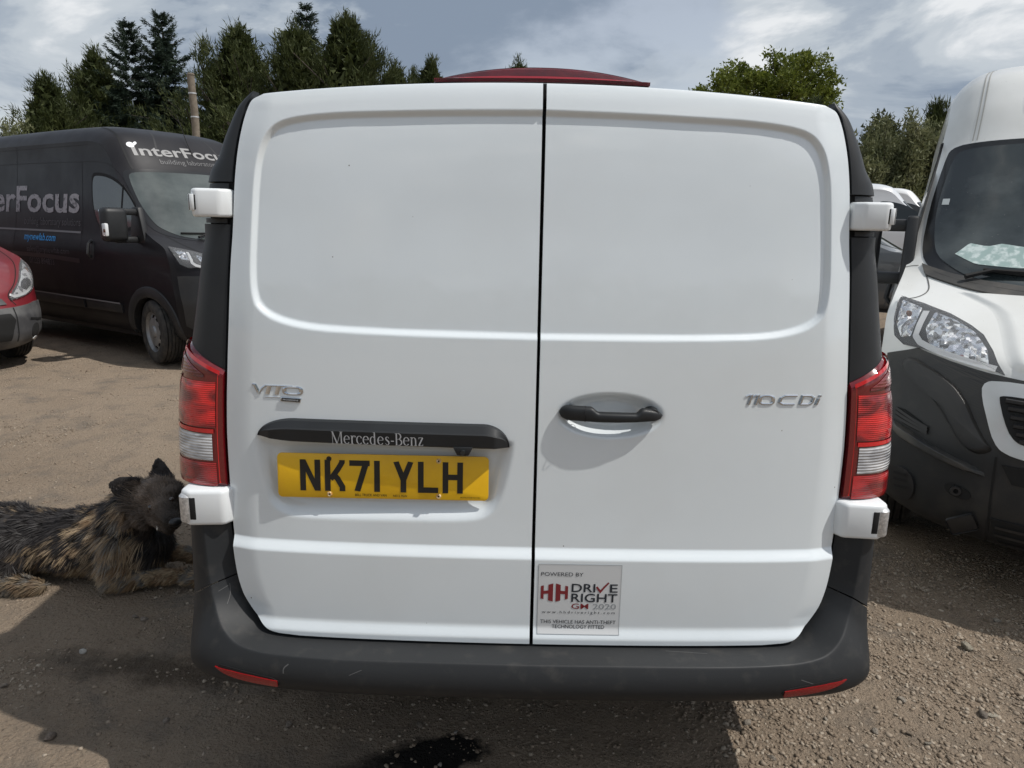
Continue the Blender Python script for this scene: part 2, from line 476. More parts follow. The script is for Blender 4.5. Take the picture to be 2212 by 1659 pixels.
def make_ground():
    n = 390
    t = np.linspace(-1, 1, n); k = math.asinh(450 / .7)
    c = .7 * np.sinh(k * t)
    X, Y = np.meshgrid(c, c + .5, indexing='ij')
    Z = ground_z(X, Y)
    v = np.stack([X, Y, Z], -1).reshape(-1, 3)
    i = np.arange(n * n).reshape(n, n)
    f = np.stack([i[:-1, :-1], i[1:, :-1], i[1:, 1:], i[:-1, 1:]], -1).reshape(-1, 4)
    m = bpy.data.materials.new('dirt'); m.use_nodes = True
    nt = m.node_tree; b = nt.nodes['Principled BSDF']; b.inputs['Roughness'].default_value = .9
    b.inputs['Specular IOR Level'].default_value = .15
    L = nt.links.new
    tc_ = nt.nodes.new('ShaderNodeTexCoord')
    def noise(scale, detail=6, rough=.6, dist=0., stretch=None):
        nn = nt.nodes.new('ShaderNodeTexNoise'); nn.inputs['Scale'].default_value = scale
        nn.inputs['Detail'].default_value = detail; nn.inputs['Roughness'].default_value = rough; nn.inputs['Distortion'].default_value = dist
        if stretch:
            mp = nt.nodes.new('ShaderNodeMapping'); mp.inputs['Scale'].default_value = stretch
            L(tc_.outputs['Object'], mp.inputs[0]); L(mp.outputs[0], nn.inputs['Vector'])
        else: L(tc_.outputs['Object'], nn.inputs['Vector'])
        return nn.outputs['Fac']
    def ramp(src, a, bb):
        r = nt.nodes.new('ShaderNodeMapRange'); r.inputs['From Min'].default_value = a; r.inputs['From Max'].default_value = bb
        L(src, r.inputs['Value']); return r.outputs[0]
    def mix(fac, a, bb):
        mx = nt.nodes.new('ShaderNodeMix'); mx.data_type = 'RGBA'
        for s, val in ((6, a), (7, bb)):
            if isinstance(val, tuple): mx.inputs[s].default_value = (*val, 1)
            else: L(val, mx.inputs[s])
        if isinstance(fac, float): mx.inputs[0].default_value = fac
        else: L(fac, mx.inputs[0])
        return mx.outputs[2]
    def mth(op, a, bb):
        q = nt.nodes.new('ShaderNodeMath'); q.operation = op
        for s, val in ((0, a), (1, bb)):
            if isinstance(val, (int, float)): q.inputs[s].default_value = val
            else: L(val, q.inputs[s])
        return q.outputs[0]
    col = mix(ramp(noise(.7, 8), .35, .65), (.415, .325, .240), (.340, .262, .190))
    col = mix(ramp(noise(3.2, 8, .65, .3), .5, .68), col, (.235, .198, .160))
    col = mix(ramp(noise(26, 6, .7), .52, .72), col, (.38, .305, .225))
    col = mix(ramp(noise(75, 5, .75), .56, .70), col, (.115, .088, .066))
    col = mix(ramp(noise(160, 3, .7), .60, .68), col, (.42, .36, .29))
    # damp soil and the dark oil stain below the rear bumper
    sp = nt.nodes.new('ShaderNodeSeparateXYZ'); L(tc_.outputs['Object'], sp.inputs[0])
    def stain(cx, cy, rx, ry, rot, n_amt, a, bb):
        mp = nt.nodes.new('ShaderNodeMapping'); mp.vector_type = 'TEXTURE'
        mp.inputs['Location'].default_value = (cx, cy, 0); mp.inputs['Rotation'].default_value = (0, 0, rot); mp.inputs['Scale'].default_value = (rx, ry, 50)
        L(tc_.outputs['Object'], mp.inputs[0])
        ln = nt.nodes.new('ShaderNodeVectorMath'); ln.operation = 'LENGTH'; L(mp.outputs[0], ln.inputs[0])
        d = mth('ADD', ln.outputs['Value'], mth('MULTIPLY', mth('SUBTRACT', noise(9, 6, .65), .5), n_amt))
        return ramp(d, bb, a)
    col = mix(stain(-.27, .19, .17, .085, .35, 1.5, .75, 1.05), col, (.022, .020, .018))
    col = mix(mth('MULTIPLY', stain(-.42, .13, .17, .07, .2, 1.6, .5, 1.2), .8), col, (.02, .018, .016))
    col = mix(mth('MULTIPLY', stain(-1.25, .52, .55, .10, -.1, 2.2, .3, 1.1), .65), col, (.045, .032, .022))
    L(col, b.inputs['Base Color'])
    h = mth('ADD', mth('ADD', mth('MULTIPLY', noise(22, 7, .7, .3), .9), mth('MULTIPLY', noise(60, 6, .75), .7)), mth('MULTIPLY', noise(170, 4, .75), .30))
    vo = nt.nodes.new('ShaderNodeTexVoronoi'); vo.inputs['Scale'].default_value = 95; vo.feature = 'SMOOTH_F1'
    L(tc_.outputs['Object'], vo.inputs['Vector'])
    h = mth('ADD', h, mth('MULTIPLY', vo.outputs['Distance'], -.35))
    bp = nt.nodes.new('ShaderNodeBump'); bp.inputs['Strength'].default_value = 1.0; bp.inputs['Distance'].default_value = .034
    L(h, bp.inputs['Height']); L(bp.outputs[0], b.inputs['Normal'])
    me = fast_mesh('ground', v, f)
    o = link_mesh('ground', me, m, angle=0)
    tag(o, kind='structure')
make_ground()

def rock_shape(seed, flat=.6, sub=1):
    r = np.random.default_rng(seed)
    bm = bmesh.new(); bmesh.ops.create_icosphere(bm, subdivisions=sub, radius=1)
    v = np.array([x.co[:] for x in bm.verts]); f = np.array([[x.index for x in q.verts] for q in bm.faces]); bm.free()
    s = np.array([1, r.uniform(.6, .95), flat * r.uniform(.7, 1.2)])
    for _ in range(7):                                     # chop facets
        d = r.normal(size=3); d /= np.linalg.norm(d); k = r.uniform(.36, .72)
        h = v @ d; v = v - np.outer(np.maximum(h - k, 0), d) * .95
    v *= 1 + r.uniform(-.10, .10, (len(v), 1))
    return v * s, f
def stone_mat(name, c1, c2, c3):
    m = bpy.data.materials.new(name); m.use_nodes = True; nt = m.node_tree; b = nt.nodes['Principled BSDF']
    b.inputs['Roughness'].default_value = .85; b.inputs['Specular IOR Level'].default_value = .2
    g = nt.nodes.new('ShaderNodeNewGeometry'); r = nt.nodes.new('ShaderNodeValToRGB')
    e = r.color_ramp.elements; e[0].color = (*c1, 1); e[1].color = (*c2, 1); e.new(.55).color = (*c3, 1); e[2].position = 1; 
    oi = nt.nodes.new('ShaderNodeObjectInfo'); ad = nt.nodes.new('ShaderNodeMath'); ad.operation = 'ADD'
    fr = nt.nodes.new('ShaderNodeMath'); fr.operation = 'FRACT'
    nt.links.new(g.outputs['Random Per Island'], ad.inputs[0]); nt.links.new(oi.outputs['Random'], ad.inputs[1]); nt.links.new(ad.outputs[0], fr.inputs[0])
    nt.links.new(fr.outputs[0], r.inputs[0])
    t = nt.nodes.new('ShaderNodeTexCoord'); n = nt.nodes.new('ShaderNodeTexNoise'); n.inputs['Scale'].default_value = 60; n.inputs['Detail'].default_value = 5
    nt.links.new(t.outputs['Object'], n.inputs['Vector'])
    mx = nt.nodes.new('ShaderNodeMix'); mx.data_type = 'RGBA'; mx.blend_type = 'MULTIPLY'; mx.inputs[0].default_value = .5
    nt.links.new(r.outputs[0], mx.inputs[6]); nt.links.new(n.outputs['Color'], mx.inputs[7])
    bw = nt.nodes.new('ShaderNodeRGBToBW')
    nt.links.new(n.outputs['Color'], bw.inputs[0]); nt.links.new(bw.outputs[0], mx.inputs[7])
    nt.links.new(mx.outputs[2], b.inputs['Base Color'])
    bp = nt.nodes.new('ShaderNodeBump'); bp.inputs['Strength'].default_value = .4; bp.inputs['Distance'].default_value = .004
    nt.links.new(n.outputs['Fac'], bp.inputs['Height']); nt.links.new(bp.outputs[0], b.inputs['Normal'])
    return m
STONE = stone_mat('stone', (.26, .20, .145), (.46, .39, .305), (.335, .265, .197))
def make_gravel():
    shapes = [rock_shape(100 + i) for i in range(10)]
    def chip(seed):                                        # tiny grit: eight-sided chips
        q = np.random.default_rng(seed); v = np.array([(1, 0, 0), (-1, 0, 0), (0, 1, 0), (0, -1, 0), (0, 0, .6), (0, 0, -.6)]) * q.uniform(.6, 1.15, (6, 1)) + q.normal(0, .18, (6, 3))
        return v, np.array([(0, 2, 4), (2, 1, 4), (1, 3, 4), (3, 0, 4), (2, 0, 5), (1, 2, 5), (3, 1, 5), (0, 3, 5)])
    shapes += [chip(200 + i) for i in range(8)]
    r = np.random.default_rng(11)
    def area(n, x0, x1, y0, y1, smin, smax, power=2.2):
        x = r.uniform(x0, x1, n); y = r.uniform(y0, y1, n)
        keep = r.random(n) < (.10 + 1.0 * smooth(vnoise(x * 1.5 + 5, y * 2.2, 9) * .6 + vnoise(x * 5, y * 6, 8) * .4, .42, .70))
        x, y = x[keep], y[keep]
        return x, y, smin + (smax - smin) * r.random(len(x)) ** power
    sets = [area(30000, -2.6, 2.6, -.1, 1.8, .0026, .0125, 4.2), area(38000, .5, 3.0, -.1, 2.0, .0030, .0150, 3.2), area(14000, -4.5, 4.2, 1.5, 4.5, .005, .015, 3), area(22000, -4.6, -.7, .3, 3.6, .0035, .0125, 3.2),
            area(6000, -8.5, 4, 4.2, 9, .008, .02, 3), area(900, -2.6, 2.8, -.2, 2.2, .007, .017, 2.6), area(1500, .6, 3.0, -.2, 2.0, .008, .019, 2.2)]
    sets.append(tuple(np.array([(1.371, 0.524, 0.0145), (1.052, 0.325, 0.0149), (0.97, 0.216, 0.0113), (1.245, 0.371, 0.0167), (1.449, 0.425, 0.0108), (1.535, 0.475, 0.0134), (1.525, 0.767, 0.0088), (1.496, 0.559, 0.0163), (0.919, 0.415, 0.0108), (1.168, 0.157, 0.0165), (1.028, 0.245, 0.01), (1.503, 0.476, 0.0127), (1.12, 0.258, 0.013), (1.13, 0.234, 0.0143), (1.101, 0.278, 0.0116), (1.267, 0.213, 0.0113), (0.784, 0.17, 0.0097), (-1.473, 0.392, 0.0122), (-1.451, 0.358, 0.0121), (-1.43, 0.42, 0.0139), (-1.444, 0.538, 0.0105), (-1.21, 0.533, 0.0113), (-1.106, 0.402, 0.0107), (-1.283, 0.095, 0.0094), (-1.643, 0.355, 0.0135), (-1.525, 0.604, 0.0116), (-1.297, 0.209, 0.0127), (-0.948, 0.166, 0.0097), (-0.544, 0.392, 0.0107), (-0.379, 0.292, 0.011), (-0.16, 0.29, 0.0073), (-0.35, 0.221, 0.0085), (-0.261, 0.126, 0.0082), (-0.305, 0.115, 0.0081), (-0.183, 0.169, 0.0055), (-0.079, 0.133, 0.0095), (-0.131, 0.173, 0.0069), (-0.506, 0.249, 0.0101)]).T))
    x, y, s = (np.concatenate([q[i] for q in sets]) for i in range(3))
    V, F = [], []; off = 0
    idx = np.where(s > np.where(y > 2, .010, .0062), r.integers(0, 10, len(x)), r.integers(10, 18, len(x)))
    for k, (v, f) in enumerate(shapes):
        w = np.where(idx == k)[0]
        if not len(w): continue
        a = r.uniform(0, 2 * pi, len(w)); ca, sa = np.cos(a), np.sin(a)
        tilt = r.normal(0, .25, len(w))
        P = np.repeat(v[None], len(w), 0)
        y2 = P[..., 1] * np.cos(tilt)[:, None] - P[..., 2] * np.sin(tilt)[:, None]
        z2 = P[..., 1] * np.sin(tilt)[:, None] + P[..., 2] * np.cos(tilt)[:, None]
        X = (P[..., 0] * ca[:, None] - y2 * sa[:, None]) * s[w][:, None] + x[w][:, None]
        Y = (P[..., 0] * sa[:, None] + y2 * ca[:, None]) * s[w][:, None] + y[w][:, None]
        Z = z2 * s[w][:, None] + (ground_z(x[w], y[w]) + s[w] * .02)[:, None]
        V.append(np.stack([X, Y, Z], -1).reshape(-1, 3))
        F.append((f[None] + (np.arange(len(w)) * len(v))[:, None, None] + off).reshape(-1, 3)); off += len(w) * len(v)
    me = fast_mesh('gravel', np.concatenate(V), np.concatenate(F))
    o = link_mesh('gravel', me, STONE, smooth=False)
    tag(o, kind='stuff')
make_gravel()
# ------------------------------------------------------------------ trees
def leaf_mat(name, c1, c2, c3, trans=.25):
    m = bpy.data.materials.new(name); m.use_nodes = True; nt = m.node_tree; b = nt.nodes['Principled BSDF']
    b.inputs['Roughness'].default_value = .65; b.inputs['Specular IOR Level'].default_value = .25
    g = nt.nodes.new('ShaderNodeNewGeometry'); r = nt.nodes.new('ShaderNodeValToRGB')
    e = r.color_ramp.elements; e[0].color = (*c1, 1); e[1].color = (*c3, 1); e.new(.5).color = (*c2, 1)
    t = nt.nodes.new('ShaderNodeTexCoord'); n = nt.nodes.new('ShaderNodeTexNoise'); n.inputs['Scale'].default_value = .9; n.inputs['Detail'].default_value = 3
    nt.links.new(t.outputs['Object'], n.inputs['Vector'])
    a = nt.nodes.new('ShaderNodeMath'); a.operation = 'MULTIPLY'; a.inputs[1].default_value = .45
    nt.links.new(g.outputs['Random Per Island'], a.inputs[0])
    mr = nt.nodes.new('ShaderNodeMapRange'); mr.inputs['From Min'].default_value = .3; mr.inputs['From Max'].default_value = .7; mr.inputs['To Max'].default_value = .6
    nt.links.new(n.outputs['Fac'], mr.inputs['Value'])
    s = nt.nodes.new('ShaderNodeMath'); s.operation = 'ADD'; nt.links.new(a.outputs[0], s.inputs[0]); nt.links.new(mr.outputs[0], s.inputs[1])
    nt.links.new(s.outputs[0], r.inputs[0]); nt.links.new(r.outputs[0], b.inputs['Base Color'])
    tr = nt.nodes.new('ShaderNodeBsdfTranslucent'); nt.links.new(r.outputs[0], tr.inputs['Color'])
    mx = nt.nodes.new('ShaderNodeMixShader'); mx.inputs[0].default_value = trans
    nt.links.new(b.outputs[0], mx.inputs[1]); nt.links.new(tr.outputs[0], mx.inputs[2])
    nt.links.new(mx.outputs[0], nt.nodes['Material Output'].inputs['Surface'])
    return m
LEYL = leaf_mat('cypress_leaf', (.026, .037, .012), (.052, .066, .021), (.090, .102, .034))
SPRU = leaf_mat('spruce_leaf', (.016, .028, .019), (.030, .048, .032), (.052, .072, .046))
OAKL = leaf_mat('oak_leaf', (.060, .082, .012), (.112, .140, .022), (.170, .195, .036), .35)
WILL = leaf_mat('willow_leaf', (.082, .098, .042), (.150, .162, .076), (.235, .235, .135), .3)
BUSH = leaf_mat('bush_leaf', (.034, .042, .015), (.060, .070, .026), (.095, .100, .044), .25)
BARK = mat('bark', (.060, .048, .038), .9, noise=(7, (.10, .085, .07), .4, .7), bump=(14, .5, .03))

def diamonds(base, d, L, w, r, fold=.25):
    """n leaf blades: base points, unit directions, lengths, widths -> verts (n,3,3)"""
    n = len(base)
    ref = r.normal(size=(n, 3)); side = np.cross(d, ref); side /= np.maximum(np.linalg.norm(side, axis=1, keepdims=True), 1e-6)
    tip = base + d * L[:, None]
    a = base + side * w[:, None] * .55; c = base - side * w[:, None] * .55 + d * (L * .12)[:, None]
    return np.stack([a, tip, c], 1)
def leaves_obj(name, Q, m, parent):
    v = np.concatenate(Q).reshape(-1, 3); f = np.arange(len(v)).reshape(-1, 3)
    return link_mesh(name, fast_mesh(name, v, f), m, parent, smooth=False)
def unit(v): return v / np.maximum(np.linalg.norm(v, axis=-1, keepdims=True), 1e-9)

def trunk_obj(parent, h, r0_, r, lean=(0, 0), limbs=()):
    mb = MB(); n = 8
    path = [(lean[0] * t**1.5 + .06 * sin(9 * t), lean[1] * t**1.5 + .05 * cos(7 * t) - .05, h * t) for t in np.linspace(0, 1, n)]
    path[0] = (0, 0, -.15)
    mb.tube(path, [r0_ * (1.25 if t == 0 else 1) * (1 - .9 * t) + .012 for t in np.linspace(0, 1, n)], 9)
    for p, q, ra in limbs:
        p = np.array(p); q = np.array(q); m_ = (p + q) / 2 + r.normal(0, .12, 3) * np.linalg.norm(q - p) * .5 + np.array([0, 0, -.06 * np.linalg.norm(q - p)])
        mb.tube([p, m_, q], [ra, ra * .7, ra * .25], 6, cap=False)
    return mb.build('trunk', BARK, parent)

def cypress(x, y, h, R, label, seed, density=1., mat_=None, group='conifers behind the parked vans', bare=0.):
    """plumed evergreen: upswept sprays on rising limbs round a few leaders"""
    r = np.random.default_rng(seed)
    t = thing('cypress_tree', label, 'tree', (x, y, 0), 0, group)
    heads = [(0., 0., 1.)] + [(r.uniform(-.4, .4) * R, r.uniform(-.4, .4) * R, r.uniform(.72, .93)) for _ in range(4)]
    limbs, sb, sd = [], [], []
    nl = int(250 * density * (h / 11))
    for i in range(nl):
        hx, hy, hh = heads[i % len(heads)] if i % 3 else heads[0]
        f = .05 + .95 * r.random() ** 1.15
        a = r.uniform(0, 2 * pi)
        prof = (1 - f) ** .92 * (.92 + .28 * sin(3 * a + seed) * (1 - .5 * f)) + .015
        rr = R * min(prof, .98) * r.uniform(.72, 1.12) * (.75 if hx else 1.)
        z0 = h * hh * f * .93
        p = np.array([hx * (1 - f * .4), hy * (1 - f * .4), z0])
        rise = r.uniform(.25, .75) * rr + .25
        q = p + np.array([cos(a) * rr, sin(a) * rr, rise])
        limbs.append((p, q, .012 + .016 * rr))
        m_ = int(7 + 13 * rr / R * density)
        for s in np.linspace(.25, 1.05, m_):
            c = p + (q - p) * min(s, 1.03) + r.normal(0, .10 + .12 * s * (1.15 - s), 3) + np.array([0, 0, .10 * s])
            sb.append(c); sd.append((q - p) / np.linalg.norm(q - p) * .75 + np.array([0, 0, .62]) + r.normal(0, .22, 3))
    for hx, hy, hh in heads:                         # leader tips
        for s in np.linspace(0, 1, 18):
            sb.append(np.array([hx * .6, hy * .6, h * hh * (.86 + .12 * s)]) + r.normal(0, .20 * (1.05 - s), 3)); sd.append(np.array([0, 0, 1.]) + r.normal(0, .45, 3) * (1.1 - s))
    sb = np.array(sb); sd = unit(np.array(sd))
    Q = []
    for k in range(14):
        d = unit(sd + r.normal(0, .33, sd.shape))
        b = sb + r.normal(0, .11, sb.shape) + sd * r.uniform(-.1, .25, (len(sb), 1))
        L = r.uniform(.13, .34, len(sb)) * (1 + .6 * (r.random(len(sb)) > .94)); Q.append(diamonds(b, d, L, L * r.uniform(.12, .21, len(sb)), r))
    # inner foliage so that no sky shows through the body of the tree
    n = int(4200 * density * (h / 11))
    f = r.random(n) ** .9 * .93; a = r.uniform(0, 2 * pi, n); rr = R * (1 - f) ** .85 * np.sqrt(r.random(n)) * .66
    b = np.stack([np.cos(a) * rr, np.sin(a) * rr, f * h], 1)
    Q.append(diamonds(b, unit(r.normal(0, 1, (n, 3)) * [1, 1, .6] + [0, 0, .8]), r.uniform(.28, .55, n), r.uniform(.18, .34, n), r))
    trunk_obj(t, h * .9, .035 * h * .5, r, limbs=limbs[::2])
    leaves_obj('crown', Q, mat_ or LEYL, t)
    return t

def spruce(x, y, h, R, label, seed, density=1., twin=False, group='conifers behind the parked vans'):
    """whorled dark conifer with separate drooping and upturned boughs"""
    r = np.random.default_rng(seed)
    t = thing('spruce_tree', label, 'tree', (x, y, 0), 0, group)
    tops = [(0, 0, h)] + ([(-.30 * R, .1, h * .965)] if twin else [])
    limbs, Q = [], []
    for hx, hy, hh in tops:
        z = hh * .985
        while z > hh * .10:
            f = z / hh
            ln = R * (1.02 - f) ** .9 * r.uniform(.75, 1.12) * (.88 if twin else 1)
            nb = 5 if f > .8 else 7
            a0 = r.uniform(0, 6)
            for k in range(nb):
                a = a0 + 2 * pi * k / nb + r.normal(0, .25)
                l = ln * r.uniform(.62, 1.18) + .12
                e = .55 * smooth(f, .55, 1.) * l
                p = np.array([hx, hy, z]); n_ = 9
                s = np.linspace(0, 1, n_)[:, None]
                drop = -.34 * s**1.2 * l * (1 - smooth(f, .5, .95)) + .22 * s**3 * l
                B = p + np.array([cos(a), sin(a), 0]) * s * l + np.array([0, 0, 1.]) * (drop + e * s)
                limbs.append((B[0], B[-1], .010 + .012 * l))
                m_ = int((10 + 24 * l) * density)
                u = r.uniform(.12, 1.02, m_); ii = np.clip(u * (n_ - 1), 0, n_ - 1.001); i0 = ii.astype(int); w = (ii - i0)[:, None]
                b = B[i0] * (1 - w) + B[i0 + 1] * w
                tdir = unit(B[i0 + 1] - B[i0])
                sidev = np.stack([-np.sin(a) * np.ones(m_), np.cos(a) * np.ones(m_), np.zeros(m_)], 1) * r.choice([-1, 1], m_)[:, None]
                d = unit(tdir * .9 + sidev * r.uniform(.2, .9, m_)[:, None] + np.array([0, 0, -.35]) + r.normal(0, .25, (m_, 3)))
                L = r.uniform(.16, .34, m_) * (1.1 - .45 * u)
                for j in range(4):
                    Q.append(diamonds(b + r.normal(0, .06, b.shape), unit(d + r.normal(0, .3, d.shape)), L, L * .24, r))
            z -= hh * r.uniform(.026, .040)
    n = int(1600 * density)
    f = r.random(n) ** 1.0 * .9; a = r.uniform(0, 2 * pi, n); rr = R * (1 - f) * np.sqrt(r.random(n)) * .55
    b = np.stack([np.cos(a) * rr, np.sin(a) * rr, f * h], 1)
    Q.append(diamonds(b, unit(r.normal(0, 1, (n, 3)) - [0, 0, .4]), r.uniform(.25, .5, n), r.uniform(.14, .25, n), r))
    trunk_obj(t, h * .97, .03 * h * .5, r, limbs=limbs[::3])
    leaves_obj('crown', Q, SPRU, t)
    return t

def broadleaf(x, y, h, R, label, seed, m, name='oak_tree', cat='tree', zc=.66, flat=.62, clumps=170, per=70, leaf=(.16, .30), clump_r=.75, group=None, trunk=.28):
    r = np.random.default_rng(seed)
    t = thing(name, label, cat, (x, y, 0), 0, group)
    c0 = np.array([0, 0, h * zc]); rad = np.array([R, R, h * (1 - zc)])
    lob = [(unit(r.normal(size=3) * [1, 1, .8] + [0, 0, .25]) * r.uniform(.38, .60), r.uniform(.40, .56)) for _ in range(12)]
    C = []
    while len(C) < clumps:
        if r.random() < .75:
            o, s = lob[r.integers(len(lob))]; p = o + unit(r.normal(size=3)) * s * r.uniform(.6, 1.0)
        else: p = unit(r.normal(size=3)) * r.uniform(.3, .9)
        if p[2] < -.75 or np.linalg.norm(p) > 1.02: continue
        C.append(c0 + p * rad)
    C = np.array(C)
    Q = []
    for c in C:
        k = int(per * r.uniform(.6, 1.3)); cr = clump_r * r.uniform(.6, 1.25)
        o = r.normal(0, .5, (k, 3)) * [1, 1, .7] * cr
        d = unit(o * .6 + r.normal(0, .5, (k, 3)) + (c - c0) * .15 / R + [0, 0, .15])
        L = r.uniform(*leaf, k)
        Q.append(diamonds(c + o, d, L, L * r.uniform(.45, .75, k), r, .12))
    limbs = []
    fork = np.array([0, 0, h * zc * .55])
    hubs = [fork + (c0 + o * rad - fork) * .62 for o, _ in lob]
    for q in hubs: limbs.append((fork * r.uniform(.8, 1.1), q, trunk * .42))
    for c in C[::2]:
        k = int(np.argmin([np.linalg.norm(c - q) for q in hubs])); limbs.append((hubs[k], c, trunk * .13))
    trunk_obj(t, h * zc, trunk, r, limbs=limbs)
    leaves_obj('crown', Q, m, t)
    return t

def shrub(x, y, h, R, label, seed, m=None, name='willow_shrub', stems=26, group='tall scrub at the edge of the yard', leaf=(.13, .27), nleaf=9000):
    """many upright arching stems with small leaves, dense below and feathery at the top"""
    r = np.random.default_rng(seed)
    t = thing(name, label, 'shrub', (x, y, 0), 0, group)
    mb = MB(); b, d = [], []
    for i in range(stems):
        a = r.uniform(0, 2 * pi); f = sqrt(r.random()); top = np.array([cos(a) * R * f, sin(a) * R * f * .8, h * (1 - .38 * f**2) * r.uniform(.78, 1.0)])
        p0 = np.array([cos(a) * R * .25 * f, sin(a) * R * .25 * f, -.1])
        m_ = p0 * .4 + top * .6 + np.array([0, 0, .12 * h]) * (f - .3)
        s = np.linspace(0, 1, 7)[:, None]
        P = (1 - s)**2 * p0 + 2 * s * (1 - s) * m_ + s**2 * top
        mb.tube(P, np.linspace(.035, .006, 7), 5, cap=False)
        k = nleaf // stems
        u = r.beta(1.7, 1.0, k) * 6; i0 = np.minimum(u.astype(int), 5); w = (u - i0)[:, None]
        c = P[i0] * (1 - w) + P[i0 + 1] * w
        sp_ = r.normal(0, 1, (k, 3)) * (.16 + .26 * (1 - u / 6))[:, None] * R * .42
        b.append(c + sp_); d.append(unit(P[i0 + 1] - P[i0]) * .8 + r.normal(0, .55, (k, 3)))
    b = np.concatenate(b); d = unit(np.concatenate(d)); L = r.uniform(*leaf, len(b))
    mb.build('stems', BARK, t)
    leaves_obj('foliage', [diamonds(b, d, L, L * r.uniform(.25, .42, len(b)), r)], m or WILL, t)
    return t

shrub(-26.6, 35.5, 7.3, 3.0, 'grey green willow scrub at the far left edge of the photo', 31, WILL, stems=34, nleaf=16000)
cypress(-22.2, 46, 9.0, 6.80, 'dark cypress filling the gap behind the two left hand conifers', 20)
cypress(-18.6, 46.5, 8.8, 6.26, 'dark cypress half hidden behind the spruce and the wooden pole', 21)
cypress(-13.3, 45, 9.6, 6.26, 'dark cypress deep between the pole and the double cypress', 22)
cypress(-25.1, 38.5, 8.7, 4.84, 'short dark cypress at the left end of the row of conifers', 1, mat_=LEYL)
cypress(-24.0, 41.5, 10.8, 5.21, 'olive cypress with a bare grey side, left of the tall dark spruce', 2)
spruce(-22.6, 41.0, 8.4, 3.64, 'low dark spruce squeezed between an olive cypress and the tall spruce', 3)
spruce(-20.6, 42.5, 12.7, 6.82, 'tall blue green spruce with two leaders behind the dark van', 4, 1.1, True)
spruce(-17.9, 43, 10.3, 3.86, 'slim drooping spruce just left of the wooden pole', 5, .9)
cypress(-15.3, 40, 11.9, 7.01, 'broad olive cypress just right of the wooden pole', 6, 1.15)
spruce(-12.0, 41.5, 13.1, 4.60, 'dark narrow spruce top poking out behind the double cypress', 7, .9)
cypress(-11.5, 37.5, 11.4, 5.74, 'left half of the dense double cypress beyond the white van roof', 8, 1.2)
cypress(-9.0, 38, 12.0, 6.84, 'tallest dense cypress beyond the left side of the white van roof', 9, 1.3)
cypress(-6.7, 38.6, 9.7, 4.67, 'low sloping cypress at the right end of the dense group', 10, 1.0)
cypress(-5.5, 45, 11.4, 4.14, 'small pointed cypress just left of the red roof brake light', 11, .9)
cypress(-.1, 50, 12.6, 4.14, 'distant cypress tip peeping over the red roof brake light', 12, .9)
cypress(13.7, 33.5, 7.3, 1.98, 'slender conifer tip at the left end of the right hand scrub', 13, .8)
cypress(19.5, 33.5, 7.4, 2.20, 'feathery conifer rising behind the scrub beside the white roof', 14, .7)
broadleaf(19.8, 60, 16.1, 6.6, 'round bright green oak above the right of the white van roof', 15, OAKL, zc=.68, clumps=360, per=105, leaf=(.18, .34), clump_r=.62)
broadleaf(17.9, 35, 7.3, .8, 'small dark leafy treetop sticking up out of the scrub', 16, BUSH, name='leafy_tree', clumps=60, per=60, leaf=(.14, .26), clump_r=.5, trunk=.12, zc=.72)
broadleaf(-4.2, 47, 10.8, 1.5, 'thin twiggy bare-looking tree beside the small pointed cypress', 17, BUSH, name='twiggy_tree', clumps=46, per=16, leaf=(.12, .22), clump_r=.45, trunk=.1, zc=.66)
for i, (x, y, h, R_) in enumerate(((14.3, 30, 5.9, 1.9), (16.2, 30.4, 6.75, 1.9), (17.7, 30.8, 6.6, 1.9), (19.3, 31, 6.8, 1.9), (21.2, 31, 6.5, 1.9), (23.3, 31.5, 6.4, 2.0), (15.2, 32.4, 6.2, 1.8), (16.9, 32.6, 6.6, 1.8), (18.5, 32.8, 6.6, 1.8), (20.2, 32.8, 6.6, 1.8))):
    shrub(x, y, h, R_, ('lower end of the grey green scrub right above the parked white van', 'tall grey green scrub beside the lower end of the thicket', 'grey green scrub below the dark leafy treetop',
          'grey green scrub touching the edge of the tall white van', 'grey green scrub half hidden behind the tall white van', 'grey green scrub hidden behind the tall white van', 'back row of scrub at the lower end of the thicket', 'back row of scrub near the middle of the thicket', 'back row of scrub below the dark leafy treetop', 'back row of scrub next to the tall white van')[i], 40 + i, nleaf=19000)
for i, (x, y, h, R_, lb) in enumerate(((-17.6, 30, 4.9, 1.8, 'rounded olive bush left of the foot of the wooden pole'), (-15.4, 30.5, 5.5, 1.8, 'olive bush directly behind the wooden pole'), (-20.4, 31, 4.6, 1.9, 'low olive bush above the roof of the dark van'),
                                        (-23.2, 32, 4.8, 2.0, 'dark low bush below the short cypress'), (-12.6, 30, 4.7, 2.0, 'low bush hidden beside the corner of the white van'), (-9.4, 31, 4.9, 2.2, 'low bush below the double cypress'))):
    shrub(x, y, h, R_, lb, 60 + i, BUSH, name='bush', group='low bushes under the conifers', nleaf=7000)

def hedgerow(x0, x1, y0, n, seed, m):
    r = np.random.default_rng(seed)
    x = r.uniform(x0, x1, n); top = 4.2 + 1.6 * vnoise(x * .35, x * 0 + 2, 50) + .7 * vnoise(x * 1.3, x * 0, 51)
    z = top * r.beta(1.5, 1.1, n); b = np.stack([x, y0 + r.normal(0, .9, n), z], 1)
    L = r.uniform(.16, .36, n)
    v = diamonds(b, unit(r.normal(0, .7, (n, 3)) + [0, 0, .5]), L, L * r.uniform(.3, .5, n), r).reshape(-1, 3)
    tag(link_mesh('hedgerow', fast_mesh('hedgerow', v, np.arange(len(v)).reshape(-1, 3)), m, smooth=False), kind='stuff')
hedgerow(-6, 16, 54, 26000, 77, BUSH)
hedgerow(-26, 26, -27, 30000, 78, LEYL)       # unseen hedge added behind the camera for its reflection in the paint

